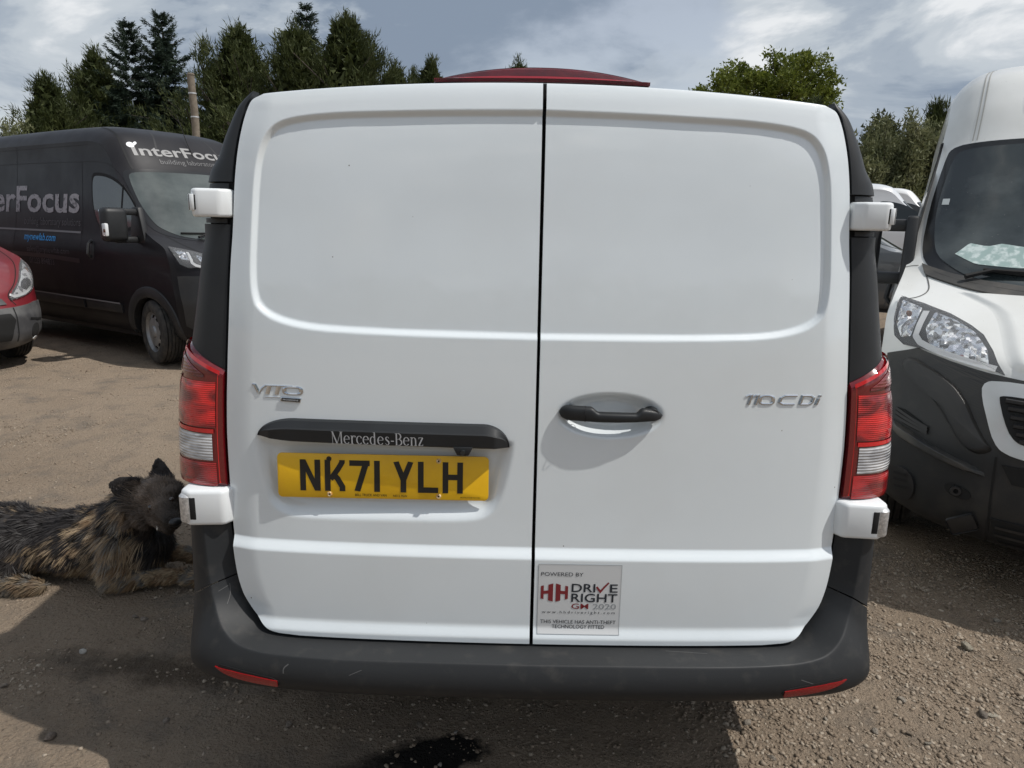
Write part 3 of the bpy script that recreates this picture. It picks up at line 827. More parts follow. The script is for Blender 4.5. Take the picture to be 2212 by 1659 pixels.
# wooden pole
def make_pole():
    t = thing('wooden_pole', 'weathered grey wooden pole standing in front of the conifers', 'pole', (-10.17, 22, 0))
    m = mat('pole_wood', (.19, .16, .125), .85, noise=(5, (.12, .10, .075), .4, .65, 8), bump=(30, .4, .01))
    mb = MB()
    zs = np.linspace(-.3, 5.86, 14)
    mb.tube([(-.10 * (z / 5.9) + .012 * sin(3 * z), 0, z) for z in zs], [.135 - .028 * max(z, 0) / 5.9 for z in zs], 14)
    mb.build('shaft', m, t)
    mb = MB(); mb.lathe([(.0, .02), (.085, .012), (.112, -.02), (.112, -.05)], 14, 'z', (-.10, 0, 5.88)); mb.build('cap', m, t)
    for z in (4.6, 5.3):
        mb = MB(); mb.lathe([(.119, -.02), (.121, -.02), (.121, .02), (.119, .02)], 16, 'z', (-.10 * z / 5.9 + .012 * sin(3 * z), 0, z)); mb.build('band', STEEL, t)
make_pole()
# ------------------------------------------------------------------ the white van seen from behind
XD_Z = [.497, .50, .511, .53, .56, .595, .65, .72, .83, 1.0, 1.07, 1.2, 1.3, 1.44, 1.516, 1.637, 1.70, 1.76, 1.805, 1.826, 1.836]
XD_X = [.600, .655, .690, .713, .737, .755, .768, .775, .781, .784, .782, .774, .767, .758, .751, .743, .736, .725, .712, .700, .672]
YB_Z = [.45, .72, .83, 1.07, 1.3, 1.52, 1.7, 1.79, 1.83, 1.855, 1.875]
YB_Y = [.004, .010, .016, .029, .045, .069, .091, .110, .123, .140, .175]
XS_Z = [.25, .36, .50, .65, .80, .95, 1.06, 1.16, 1.24, 1.343, 1.448, 1.511, 1.544, 1.600, 1.641, 1.660, 1.672, 1.695, 1.729, 1.769, 1.808, 1.836, 1.852]
XS_X = [.915, .933, .942, .943, .942, .942, .936, .923, .905, .886, .870, .859, .860, .852, .844, .838, .830, .814, .800, .782, .762, .735, .705]
def xd(z): return pchip(z, XD_Z, XD_X)
def yb(z): return pchip(z, YB_Z, YB_Y)
def xs_(z): return pchip(z, XS_Z, XS_X)
def panel_outline():
    p = [(0, 1.274), (.30, 1.276), (.433, 1.279), (.56, 1.284), (.645, 1.302), (.690, 1.330), (.704, 1.362), (.708, 1.42), (.703, 1.515), (.694, 1.64),
         (.684, 1.70), (.668, 1.742), (.640, 1.772), (.592, 1.787), (.51, 1.796), (.44, 1.800), (.2, 1.808), (0, 1.811)]
    return np.array(p)
def sd_poly(x, z, p):
    """signed distance (positive inside) of many points to a closed polygon"""
    d = np.full(x.shape, 9.); ins = np.zeros(x.shape, bool)
    n = len(p)
    for i in range(n):
        a = p[i]; b = p[(i + 1) % n]; e = b - a
        wx, wz = x - a[0], z - a[1]
        t = np.clip((wx * e[0] + wz * e[1]) / max(e @ e, 1e-12), 0, 1)
        d = np.minimum(d, np.hypot(wx - t * e[0], wz - t * e[1]))
        c = ((a[1] > z) != (b[1] > z)) & (x < (b[0] - a[0]) * (z - a[1]) / (b[1] - a[1] + 1e-12) + a[0])
        ins ^= c
    return np.where(ins, d, -d)
PAN = panel_outline(); PAN = np.vstack([PAN[:1] + [-.4, 0], chaikin(PAN, 2, False), PAN[-1:] + [-.4, 0]])
PLATE_REC = chaikin([(-.704, 1.03), (-.706, .99), (-.698, .93), (-.690, .885), (-.672, .835), (-.632, .812), (-.58, .807), (-.38, .808), (-.165, .811), (-.112, .825), (-.084, .865), (-.066, .94), (-.056, 1.0), (-.058, 1.03)], 2)
def fold(x, a, b):
    """a pressed edge: straight flank with tight radii"""
    return .35 * smooth(x, a, b) + .65 * np.clip((np.asarray(x, float) - a) / (b - a), 0, 1)
def door_y(x, z, feat=True):
    """depth of the rear door skin: base curve plus pressed features"""
    x = np.asarray(x, float); z = np.asarray(z, float)
    ax = np.abs(x)
    zz_ = z - .030 * (1 - (ax / .72)**2) * smooth(z, 1.5, 1.84)
    y = yb(zz_) + .017 * (ax / .76)**2 + .013 * (ax / .76)**6 + .010 * smooth(ax - (xd(np.clip(z, .56, 1.8)) - .776), .705, .79)
    if not feat: return y
    y = y - .017 * (1 - fold(z, .7205, .7455))
    y = y - .013 * (1 - fold(z, .508, .536))
    zp = z
    y = y + .0125 * fold(sd_poly(ax, zp, PAN), .001, .0145)
    y = y + .024 * smooth(sd_poly(x, z, PLATE_REC), -.004, .042) * (x < 0)
    e = np.sqrt(((x - .181) / .137)**2 + ((z - 1.091) / .058)**2)
    y = y + .040 * (1 - smooth(e, .50, 1.0)) * (x > 0)
    return y
van = thing('white_van', 'white van with twin closed rear doors and yellow plate, back towards the camera', 'van')

def make_door(sx):
    rows = np.unique(np.r_[np.linspace(.497, .53, 12), np.linspace(.53, .70, 34), np.linspace(.70, .76, 22), np.linspace(.76, 1.24, 110),
                           np.linspace(1.24, 1.34, 32), np.linspace(1.34, 1.72, 70), np.linspace(1.72, 1.836, 44)])
    s = np.unique(np.r_[np.linspace(0, .86, 150), np.linspace(.86, 1.0, 52)])
    Z0 = rows[:, None] + 0 * s[None]
    X = .0046 + (xd(rows)[:, None] - .0046) * s[None]
    Z = Z0 + .036 * (1 - (X / .70)**2) * smooth(Z0, 1.45, 1.836) - .003 * (1 - (X / .70)**2) * (1 - smooth(Z0, .497, .56))
    Xs = X * sx
    Y = door_y(Xs, Z)
    P = np.stack([Xs, Y, Z], -1)
    v = P.reshape(-1, 3); n, m = Z.shape
    i = np.arange(n * m).reshape(n, m)
    f = np.stack([i[:-1, :-1], i[:-1, 1:], i[1:, 1:], i[1:, :-1]], -1).reshape(-1, 4)
    if sx < 0: f = f[:, ::-1]
    # returned edge all round
    ring = np.r_[i[0, :], i[1:, -1], i[-1, -2::-1], i[-2:0:-1, 0]]
    c = np.array([.38 * sx, 0, 1.15])
    e0 = v[ring]; inw = (c - e0) * [1, 0, 1]; inw /= np.linalg.norm(inw, axis=1, keepdims=True)
    e1 = e0 + [0, .004, 0] - inw * .0012; e2 = e1 + [0, .028, 0] + inw * .0015
    k = len(ring); b = len(v)
    r2 = np.arange(k); q = []
    def strip(a, c_): return np.stack([a, np.roll(a, -1), np.roll(c_, -1), c_], -1)
    f2 = np.vstack([strip(ring, b + r2), strip(b + r2, b + k + r2)])
    if sx < 0: f2 = f2[:, ::-1]
    me = fast_mesh('door', np.vstack([v, e1, e2]), np.vstack([f, f2[:, ::-1]]))
    return link_mesh('door', me, PAINT, van, angle=50)
door_l = make_door(-1); door_r = make_door(1)
door_l['label'] = 'left rear door with the number plate'; door_r['label'] = 'right rear door with the handle and sticker'

# dark aperture behind the gaps
def aperture():
    rows = np.linspace(.47, 1.843, 60); s = np.linspace(-1, 1, 61)
    X = (xd(np.clip(rows, .56, 1.80))[:, None] + .012) * s[None]; Z0 = rows[:, None] + 0 * X
    Z = Z0 + .036 * (1 - (X / .70)**2) * smooth(Z0, 1.45, 1.836)
    Y = door_y(X, Z, False) + .040 - .012 * (1 - smooth(Z0, .5, .7)) + .02
    MB().grid(np.stack([X, Y, Z], -1)).build('door_seal', RUBBER, van)
    MB().box((0, .172, 1.852), (.016, .012, .052)).build('door_seal', RUBBER, van)
aperture()

# corner surface between the door edge and the side of the body
def corner(t, z, sx=1, off=0.):
    """t 0 at the door edge, 1 where the corner meets the side, up to 1.5 further along the side"""
    t = np.asarray(t, float); z = np.asarray(z, float)
    ix = xd(np.clip(z, .56, 1.80)) + .0085 - .02 * smooth(z, 1.80, 1.85); iy = door_y(ix, z, False) + .004
    th = np.clip(t, 0, 1) * pi / 2
    D = .125 - .02 * smooth(z, 1.55, 1.85)
    x = ix + (xs_(z) - ix) * np.sin(th)**.92
    y = iy + D * (1 - np.cos(th))**1.05 + np.maximum(t - 1, 0) * .5
    x = x + np.maximum(t - 1, 0) * .03
    # outward normal in plan
    e = 1e-3
    def pl(tt):
        h = np.clip(tt, 0, 1) * pi / 2
        return ix + (xs_(z) - ix) * np.sin(h)**.92, iy + D * (1 - np.cos(h))**1.05
    xa, ya = pl(np.clip(t, .02, .98) - e); xb, yb2 = pl(np.clip(t, .02, .98) + e)
    tx, ty = xb - xa, yb2 - ya; l = np.hypot(tx, ty) + 1e-9
    x = x + off * ty / l; y = y - off * tx / l
    return np.stack([x * sx, y, z + 0 * x], -1)
RED_DARK = mat('red_lamp_housing', (.15, .003, .006), .12, coat=1.0)
def lens_mat(name, c1, c2, wave, rough=.1, bumpd=.002, extra=None):
    m = bpy.data.materials.new(name); m.use_nodes = True; nt = m.node_tree; b = nt.nodes['Principled BSDF']
    b.inputs['Roughness'].default_value = rough; b.inputs['Coat Weight'].default_value = 1; b.inputs['Coat Roughness'].default_value = .04
    t = nt.nodes.new('ShaderNodeTexCoord')
    w = nt.nodes.new('ShaderNodeTexWave'); w.bands_direction = 'Z'; w.inputs['Scale'].default_value = wave; w.inputs['Distortion'].default_value = .4
    nt.links.new(t.outputs['Object'], w.inputs['Vector'])
    mp = nt.nodes.new('ShaderNodeMapping'); mp.inputs['Scale'].default_value = (9, 9, 22)
    nt.links.new(t.outputs['Object'], mp.inputs[0])
    n = nt.nodes.new('ShaderNodeTexNoise'); n.inputs['Scale'].default_value = 1.; n.inputs['Detail'].default_value = 2; n.inputs['Distortion'].default_value = 1.0
    nt.links.new(mp.outputs[0], n.inputs['Vector'])
    mr = nt.nodes.new('ShaderNodeMapRange'); mr.inputs['From Min'].default_value = .38; mr.inputs['From Max'].default_value = .66
    nt.links.new(n.outputs['Fac'], mr.inputs['Value'])
    mx = nt.nodes.new('ShaderNodeMix'); mx.data_type = 'RGBA'; mx.inputs[6].default_value = (*c1, 1); mx.inputs[7].default_value = (*c2, 1)
    nt.links.new(mr.outputs[0], mx.inputs[0]); nt.links.new(mx.outputs[2], b.inputs['Base Color'])
    bp = nt.nodes.new('ShaderNodeBump'); bp.inputs['Strength'].default_value = .45; bp.inputs['Distance'].default_value = bumpd
    nt.links.new(w.outputs['Fac'], bp.inputs['Height']); nt.links.new(bp.outputs[0], b.inputs['Normal'])
    if extra: extra(b)
    return m
RED_LENS = lens_mat('red_lens', (.17, .002, .005), (.80, .018, .016), 60)
RED_LOW = lens_mat('red_fog_lens', (.16, .003, .005), (.5, .012, .014), 60)
IND_LENS = lens_mat('smoked_lens', (.07, .004, .006), (.22, .02, .018), 40)
CLEAR_LENS = lens_mat('clear_lens', (.30, .30, .31), (.72, .72, .72), 42, .08, .004)
RED_EDGE = mat('red_lamp_rim', (.62, .012, .016), .1, coat=1)

for sx in (-1, 1):
    C = lambda t, z, o=0., sx=sx: corner(t, z, sx, o)
    # upper black trim, the pocket round the hinge, lower black trim down to the lamp
    T = np.linspace(0, 1.35, 46)
    def band(z0, z1, n, off=0.):
        R_ = []
        for k in np.linspace(0, 1, n):
            a = z0(T) if callable(z0) else z0 + 0 * T; b = z1(T) if callable(z1) else z1 + 0 * T
            R_.append(C(T, a + (b - a) * k, off))
        return np.array(R_)
    up_ = MB(); up_.grid(band(1.634, 1.848, 44))
    up_.grid(np.stack([C(T, 1.634 + 0 * T), C(T, 1.634 + 0 * T, -.02)]))
    inner = np.stack([C(0 * T, np.linspace(1.634, 1.848, len(T))), C(0 * T, np.linspace(1.634, 1.848, len(T))) + [-.004 * sx, .03, 0]]); up_.grid(inner)
    up_.build('corner_trim', TRIM, van)
    lamp_top = lambda t: 1.181 + .066 * np.sin(np.clip(t, 0, 1) * pi / 2)**.95 + .02 * np.maximum(t - 1, 0)
    lo = MB(); lo.grid(band(lambda t: lamp_top(t) - .004, 1.532, 40))
    lo.grid(np.stack([C(T, 1.532 + 0 * T), C(T, 1.532 + 0 * T, -.02)]))
    lo.grid(np.stack([C(0 * T, np.linspace(1.17, 1.532, len(T))), C(0 * T, np.linspace(1.17, 1.532, len(T))) + [-.004 * sx, .03, 0]]))
    lo.build('corner_trim', TRIM, van)
    pk = MB(); pk.grid(band(1.525, 1.640, 8, -.014)); pk.build('hinge_pocket', RUBBER, van)
    for z0, z1 in ((1.618, 1.630), (1.535, 1.546)):          # raised lips of the pocket
        MB().grid(np.array([C(np.linspace(.05, .93, 20), z0 + (z1 - z0) * k + 0 * np.linspace(0, 1, 20), -.004) for k in np.linspace(0, 1, 4)])).build('pocket_lip', TRIM, van)
    # tail lamp
    lamp = MB()
    Tl = np.linspace(0, 1.3, 50)
    rows = []
    for k in np.linspace(0, 1, 40):
        a = .866 - .010 * Tl; b = lamp_top(Tl); e = min(k, 1 - k)
        rows.append(C(Tl, a + (b - a) * k, -.006 + .018 * float(smooth(e, 0, .06))))
    lamp.grid(np.array(rows))
    lamp.grid(np.stack([rows_ for rows_ in (np.array(rows)[:, 0], np.array(rows)[:, 0] + [0, .03, 0])]))
    lamp_o = lamp.build('tail_lamp', RED_DARK, van)
    def lens(name, t0, t1, zb_, zt_, m, off=.0155, bulge=.004, nt_=26, nz_=22):
        tt = np.linspace(t0, t1, nt_); R_ = []
        for k in np.linspace(0, 1, nz_):
            a = zb_(tt) if callable(zb_) else zb_ + 0 * tt; b = zt_(tt) if callable(zt_) else zt_ + 0 * tt
            e = np.minimum(np.minimum(k, 1 - k) * 5, np.minimum((tt - t0), (t1 - tt)) / (t1 - t0) * 5)
            R_.append([C(np.array([q]), np.array([aa + (bb - aa) * k]), off - .002 + bulge * .5 * float(smooth(ee, 0, 1)))[0] for q, aa, bb, ee in zip(tt, a, b, e)])
        return MB().grid(np.array(R_)).build(name, m, lamp_o)
    lens('indicator_lens', .20, 1.15, lambda t: 1.156 + .004 * t, lambda t: np.maximum(1.160 + .004 * t, 1.137 + .085 * np.sin(np.clip(t, 0, 1) * pi / 2)), IND_LENS)
    lens('brake_lens', .065, 1.18, 1.030, lambda t: 1.146 + .004 * t, RED_LENS)
    lens('reversing_lens', .10, 1.18, lambda t: .944 - .004 * t, lambda t: 1.012 + .002 * t, CLEAR_LENS)
    lens('fog_lens', .07, 1.15, lambda t: .878 - .008 * t, lambda t: .938 - .004 * t, RED_LOW)
    rim = MB()
    f_ = lambda u, v: C(u, v)
    zz1 = np.linspace(.885, 1.165, 30)
    P1 = C(.040 + 0 * zz1, zz1, .0115); P2 = C(.052 + 0 * zz1, zz1, .0125); rim.grid(np.stack([P1, P2]))
    tt = np.linspace(.03, 1.1, 30)
    rim.grid(np.stack([C(tt, lamp_top(tt) - .020, .0135), C(tt, lamp_top(tt) - .010, .0125)]))
    tt = np.linspace(.08, 1.1, 30); rim.grid(np.stack([C(tt, 1.015 + .002 * tt, .0150), C(tt, 1.026 + 0 * tt, .0150)]))
    rim.build('lamp_rim', RED_EDGE, lamp_o)
    # door hinges
    up_h = MB(); up_h.prism([(sx * x, y, 1.549) for x, y in ((.752, .135), (.752, .108), (.772, .088), (.826, .080), (.842, .092), (.842, .23), (.752, .23))], (0, 0, .067), .008, 3)
    ho = up_h.build('hinge', HINGE_W, van)
    MB().box((sx * .830, .0975, 1.583), (.026, .032, .037), .002).build('hinge_slot', RUBBER, ho)
    MB().lathe([(0, -.019), (.010, -.019), (.0115, -.017), (.0115, .017), (.010, .019), (0, .019)], 16, 'z', (sx * .8350, .0915, 1.583)).build('hinge_pin', HINGE_W, ho)
    lo_h = MB(); lo_h.prism([(sx * x, y, .777) for x, y in ((.773, .12), (.773, .062), (.792, .032), (.880, .024), (.904, .042), (.906, .24), (.773, .24))], (0, 0, .096), .011, 3)
    ho = lo_h.build('hinge', HINGE_W, van)
    MB().box((sx * .868, .0515, .825), (.016, .054, .060), .002).build('hinge_slot', RUBBER, ho)
    kn = MB().lathe([(0, -.038), (.019, -.038), (.021, -.034), (.021, .030), (.016, .036), (0, .036)], 20, 'z', (sx * .886, .044, .825)); kn.build('hinge_pin', STEEL, ho)

# bumper
BU = np.arange(8.)
B_I = np.array([(0, .03, .4865), (.45, .036, .487), (.60, .042, .4885), (.688, .05, .498), (.735, .055, .540), (.764, .058, .602), (.779, .06, .66), (.789, .065, .778)])
B_C = np.array([(0, -.105, .487), (.45, -.098, .487), (.635, -.082, .487), (.735, -.062, .497), (.793, -.030, .530), (.826, .010, .582), (.840, .026, .65), (.848, .036, .778)])
B_P = np.array([(0, -.155, .395), (.45, -.146, .395), (.67, -.124, .39), (.838, -.098, .385), (.942, -.052, .40), (.966, .02, .47), (.966, .04, .60), (.955, .045, .778)])
B_B = np.array([(0, -.055, .364), (.45, -.046, .363), (.64, -.022, .360), (.765, .012, .358), (.865, .085, .362), (.925, .32, .385), (.945, .5, .48), (.945, .5, .778)])
def bump_pt(u, v, sx=1):
    """u along the crease, v 0..1 over the outer face, v < 0 over the step up to the door"""
    u = np.asarray(u, float); v = np.asarray(v, float)
    I, C_, P_, B_ = (pchip(u, BU, q) for q in (B_I, B_C, B_P, B_B))
    w = np.clip(v, 0, 1)[..., None]
    out = (1 - w)**2 * C_ + 2 * w * (1 - w) * P_ + w**2 * B_
    w2 = np.clip(-v, 0, 1)[..., None]
    inn = C_ + (I - C_) * w2 + np.array([0, 0, 1.]) * (.006 * np.sin(pi * w2) * 0)
    r = np.where(v[..., None] >= 0, out, inn)
    return r * np.array([sx, 1, 1])
bump_o = None
def bumper():
    global bump_o
    v = np.r_[-1, np.linspace(-.97, -.12, 10), -.07, -.04, -.02, 0, .008, .02, .04, np.linspace(.08, 1, 22)]
    # soften the crease
    def pts(u):
        U, V_ = np.meshgrid(u, v, indexing='ij')
        R_ = np.concatenate([bump_pt(U, V_, 1)], 0)
        for _ in range(2):
            R_[:, 9:19] = .25 * R_[:, 8:18] + .5 * R_[:, 9:19] + .25 * R_[:, 10:20]
        return R_
    uc = np.linspace(0, 5.55, 70)
    P = pts(uc)
    Pm = P[::-1] * [-1, 1, 1]
    mb = MB(); mb.grid(np.concatenate([Pm[:-1], P]))
    full = np.concatenate([Pm[:-1], P])
    mb.grid(np.stack([full[:, -1], full[:, -1] + [0, .10, .02]]))
    mb.grid(np.stack([full[:, 0], full[:, 0] + [0, .05, .0]]))
    bump_o = mb.build('bumper', BUMPER, van, angle=60)
    for sx in (1, -1):
        P = pts(np.linspace(5.60, 7, 24)) * [sx, 1, 1]
        mb = MB(); mb.grid(P); mb.grid(np.stack([P[0], P[0] + [-.01 * sx, .02, 0]])); mb.grid(np.stack([P[-1], P[-1] + [-.02 * sx, .03, 0]]))
        mb.build('bumper_corner', BUMPER, van, angle=60)
bumper()
REFL = mat('red_reflector', (.26, .006, .008), .25, coat=.5, bump=(420, .35, .002, 1))
def nearest_uv(fn, x, z, u0, u1, v0, v1, n=160):
    U, V_ = np.meshgrid(np.linspace(u0, u1, n), np.linspace(v0, v1, n), indexing='ij')
    P = fn(U, V_); d = np.hypot(P[..., 0] - x, P[..., 2] - z); i = np.unravel_index(d.argmin(), d.shape)
    return U[i], V_[i]
for sx in (-1, 1):
    fn = lambda u, v: bump_pt(u, v, 1)
    uv = [nearest_uv(fn, x, z, 1, 5, .0, 1) for x, z in ((.800, .440), (.755, .437), (.70, .431), (.632, .424), (.634, .403), (.70, .410), (.765, .423))]
    fs = (lambda u, v, sx=sx: bump_pt(u, v, sx))
    patch(uv, fs, .004, -1 if sx > 0 else 1, .012, 60).build('reflector', REFL, bump_o)
    patch([(u + (u - 2.4) * .06, v + (v - .5) * .22) for u, v in uv], fs, .0016, -1 if sx > 0 else 1, .006, 60, round_n=1).build('reflector_surround', RUBBER, bump_o)

SCUFF = mat('pale_scuff', (.10, .10, .10), .7)
for sx, pts, w_ in ((-1, [(4.6, -.35), (4.9, -.55), (5.3, -.60)], .0016), (-1, [(1.75, .10), (1.82, .16), (1.80, .24)], .003), (-1, [(5.2, -.2), (5.25, -.55)], .0012), (-1, [(.9, .12), (1.0, .2)], .0016), (1, [(.7, -.5), (1.0, -.42)], .0016), (1, [(2.2, .2), (2.4, .28)], .002)):
    ribbon(chaikin(pts, 2, False), (lambda u, v, sx=sx: bump_pt(u, v, sx)), w_, .0006, -1 if sx > 0 else 1, 16).build('scuff', SCUFF, bump_o)

# door handle
def handle():
    xs = np.linspace(.054, .308, 60); rows = []
    for x in xs:
        q = (x - .054) / .254
        end = np.sqrt(np.clip(1 - (2 * np.clip(abs(q - .5), .40, .5) - .8)**2 / .04, 0, 1))
        top = 1.118 - .004 * q - .012 * float(smooth(q, .30, .38)) * (1 - float(smooth(q, .74, .80))) - .006 * float(smooth(q, .80, 1.))
        bot = 1.082 + .002 * q - .003 * sin(pi * q)
        c = (top + bot) / 2; h = (top - bot) / 2 * max(end, .06)
        yc = .033 - .019 * sin(pi * min(max(q, 0.04), .96))**.5
        d = .016 * max(end, .1)
        rows.append([(x, yc + d * .9 * -abs(cos(a))**.6 * np.sign(cos(a)), c + h * abs(sin(a))**.7 * np.sign(sin(a))) for a in np.linspace(0, 2 * pi, 24, endpoint=False)])
    mb = MB(); mb.grid(np.array(rows), cv=True)
    n = len(rows) - 1
    mb.f += [tuple(range(24)), tuple(n * 24 + k for k in range(24))]
    h = mb.build('handle', TRIM, door_r, angle=60)
    for x in (.078, .285):
        MB().lathe([(.0, -.02), (.013, -.02), (.016, .02), (.016, .05)], 14, 'y', (x, .035, 1.10)).build('handle_mount', TRIM, h)
    MB().lathe([(.0192, -.0012), (.0196, -.0012), (.0196, .0012), (.0192, .0012)], 20, 'x', (.117, .017, 1.0985)).build('handle_joint', RUBBER, h)
handle()

# black strip above the number plate
def strip():
    xs = -.697 + .631 * (.5 - .5 * np.cos(np.linspace(0, pi, 120))); rows = []
    for x in xs:
        q = (x + .697) / .631
        b_ = 1.0185 - .006 * float(smooth(q, .0, .15)) - .006 * q
        rise = sqrt(max(0., 1 - (1 - min(q / .155, 1))**2)) * sqrt(max(0., 1 - (1 - min((1 - q) / .105, 1))**2))
        t_ = b_ + (1.0655 - .002 * q - b_) * rise
        t_ = max(t_, b_ + .001)
        e = min(1., min(q, 1 - q) / .06 + .05)
        y0 = float(door_y(np.array([x]), np.array([t_ + .004]))[0]); y1 = float(door_y(np.array([x]), np.array([1.03]), False)[0])
        h = t_ - b_
        rows.append([(x, y0 + .012, t_ + .002), (x, y0 - .001, t_), (x, y1 - .008 - .003 * e, t_ - .05 * h), (x, y1 - .018 * e - .004, t_ - .33 * h), (x, y1 - .024 * e - .004, t_ - .38 * h), (x, y1 - .021 * e - .004, b_ + .06 * h), (x, y1 - .018 * e - .002, b_), (x, y1 + .03, b_ + .002)])
    o = MB().grid(np.array(rows)).build('plate_strip', TRIM, door_l, angle=25)
    return o
strip_o = strip()
# serif lettering on the strip
def serif_word():
    S, t_ = .17, .055
    def arc(cx, cy, rx, ry, a0, a1, n=22, thick=S, thin=t_):
        a = np.radians(np.linspace(a0, a1, n)); p = np.stack([cx + rx * np.cos(a), cy + ry * np.sin(a)], 1)
        return p, thin + (thick - thin) * np.abs(np.cos(a))**1.3
    def stem(x, y0, y1, w=S, s0=True, s1=True, left_only=False):
        r = [([(x, y0), (x, y1)], w)]
        if s0: r.append(([(x - w * .5 - .11, y0 + .025), (x + w * .5 + .11, y0 + .025)], .05))
        if s1: r.append(([(x - w * .5 - .11, y1 - .025), (x + (w * .5 if left_only else w * .5 + .11), y1 - .025)], .05))
        return r
    L_ = {}
    L_['M'] = stem(.22, 0, 1.42, .06) + [([(.22, 1.42), (.78, 0)], .17), ([(.78, 0), (1.32, 1.42)], .06)] + stem(1.36, 0, 1.42, S), 1.62
    L_['e'] = [arc(.42, .5, .34, .47, 20, 320), ([(.12, .56), (.74, .56)], .05), ([(.74, .56), (.74, .66)], .1)], .86
    L_['r'] = stem(.2, 0, 1., S, True, True, True) + [arc(.5, .62, .26, .36, 60, 165), ([(.60, .93), (.66, .82)], .14)], .72
    L_['c'] = [arc(.42, .5, .34, .47, 45, 318), ([(.62, .86), (.68, .72)], .13)], .80
    L_['d'] = stem(.66, 0, 1.46, S, True, True, True) + [arc(.40, .48, .30, .46, 30, 330)], .98
    L_['s'] = [(np.array([(.60, .80), (.52, .95), (.32, .96), (.20, .82), (.24, .66), (.42, .52), (.58, .38), (.60, .20), (.46, .04), (.28, .03), (.16, .22)]), [.05, .05, .07, .13, .16, .18, .16, .13, .07, .05, .06])], .76
    L_['-'] = [([(.06, .48), (.46, .48)], .11)], .52
    L_['B'] = stem(.24, 0, 1.42) + [arc(.46, 1.06, .34, .33, -90, 90), arc(.48, .36, .42, .36, -90, 90), ([(.24, 1.395), (.46, 1.395)], .05), ([(.24, .72), (.48, .72)], .05), ([(.24, .025), (.48, .025)], .05)], 1.06
    L_['n'] = stem(.2, 0, 1., S, True, True, True) + [arc(.46, .62, .26, .35, 12, 165)] + stem(.72, 0, .68, S, True, False), .98
    L_['z'] = [([(.1, .97), (.64, .97)], .06), ([(.62, .97), (.12, .03)], .17), ([(.1, .03), (.66, .03)], .06), ([(.13, .97), (.13, .80)], .06), ([(.64, .03), (.64, .2)], .06)], .76
    V, F = [], []; x = 0.
    for ch in 'Mercedes-Benz':
        p, adv = L_[ch]
        v, f = strokes([(np.asarray(a, float), w) for a, w in p]); v[:, 0] += x; o = sum(len(q) for q in V)
        V.append(v); F += [tuple(i + o for i in q) for q in f]; x += adv + .03
    V = np.concatenate(V); lo_, hi = V.min(0), V.max(0)
    V = (V - lo_) / (hi - lo_)
    return V, F
wv, wf = serif_word()
LETTER_GREY = mat('printed_grey', (.55, .56, .57), .5)
wv = wv * [.226, .0335] + [-.503, 1.0115]
f_strip = lambda x, z: np.stack([x, door_y(x, 1.03 + 0 * x, False) - .0280 + .0045 * (1.046 - z) / .04 - .0015, z], -1)
lettering([(wv, wf)], f_strip, .0006, LETTER_GREY, strip_o)
# camera under the strip
cam_b = MB(); cam_b.prism([(-.205, .02, 1.012), (-.155, .02, 1.012), (-.166, .02, .990), (-.194, .02, .990)], (0, -.022, 0), .003).build('reversing_camera', TRIM, door_l)
MB().lathe([(0, -.004), (.006, -.004), (.007, .0), (.007, .006)], 14, 'y', (-.18, -.004, 1.0)).build('camera_lens', GLASSD, door_l)

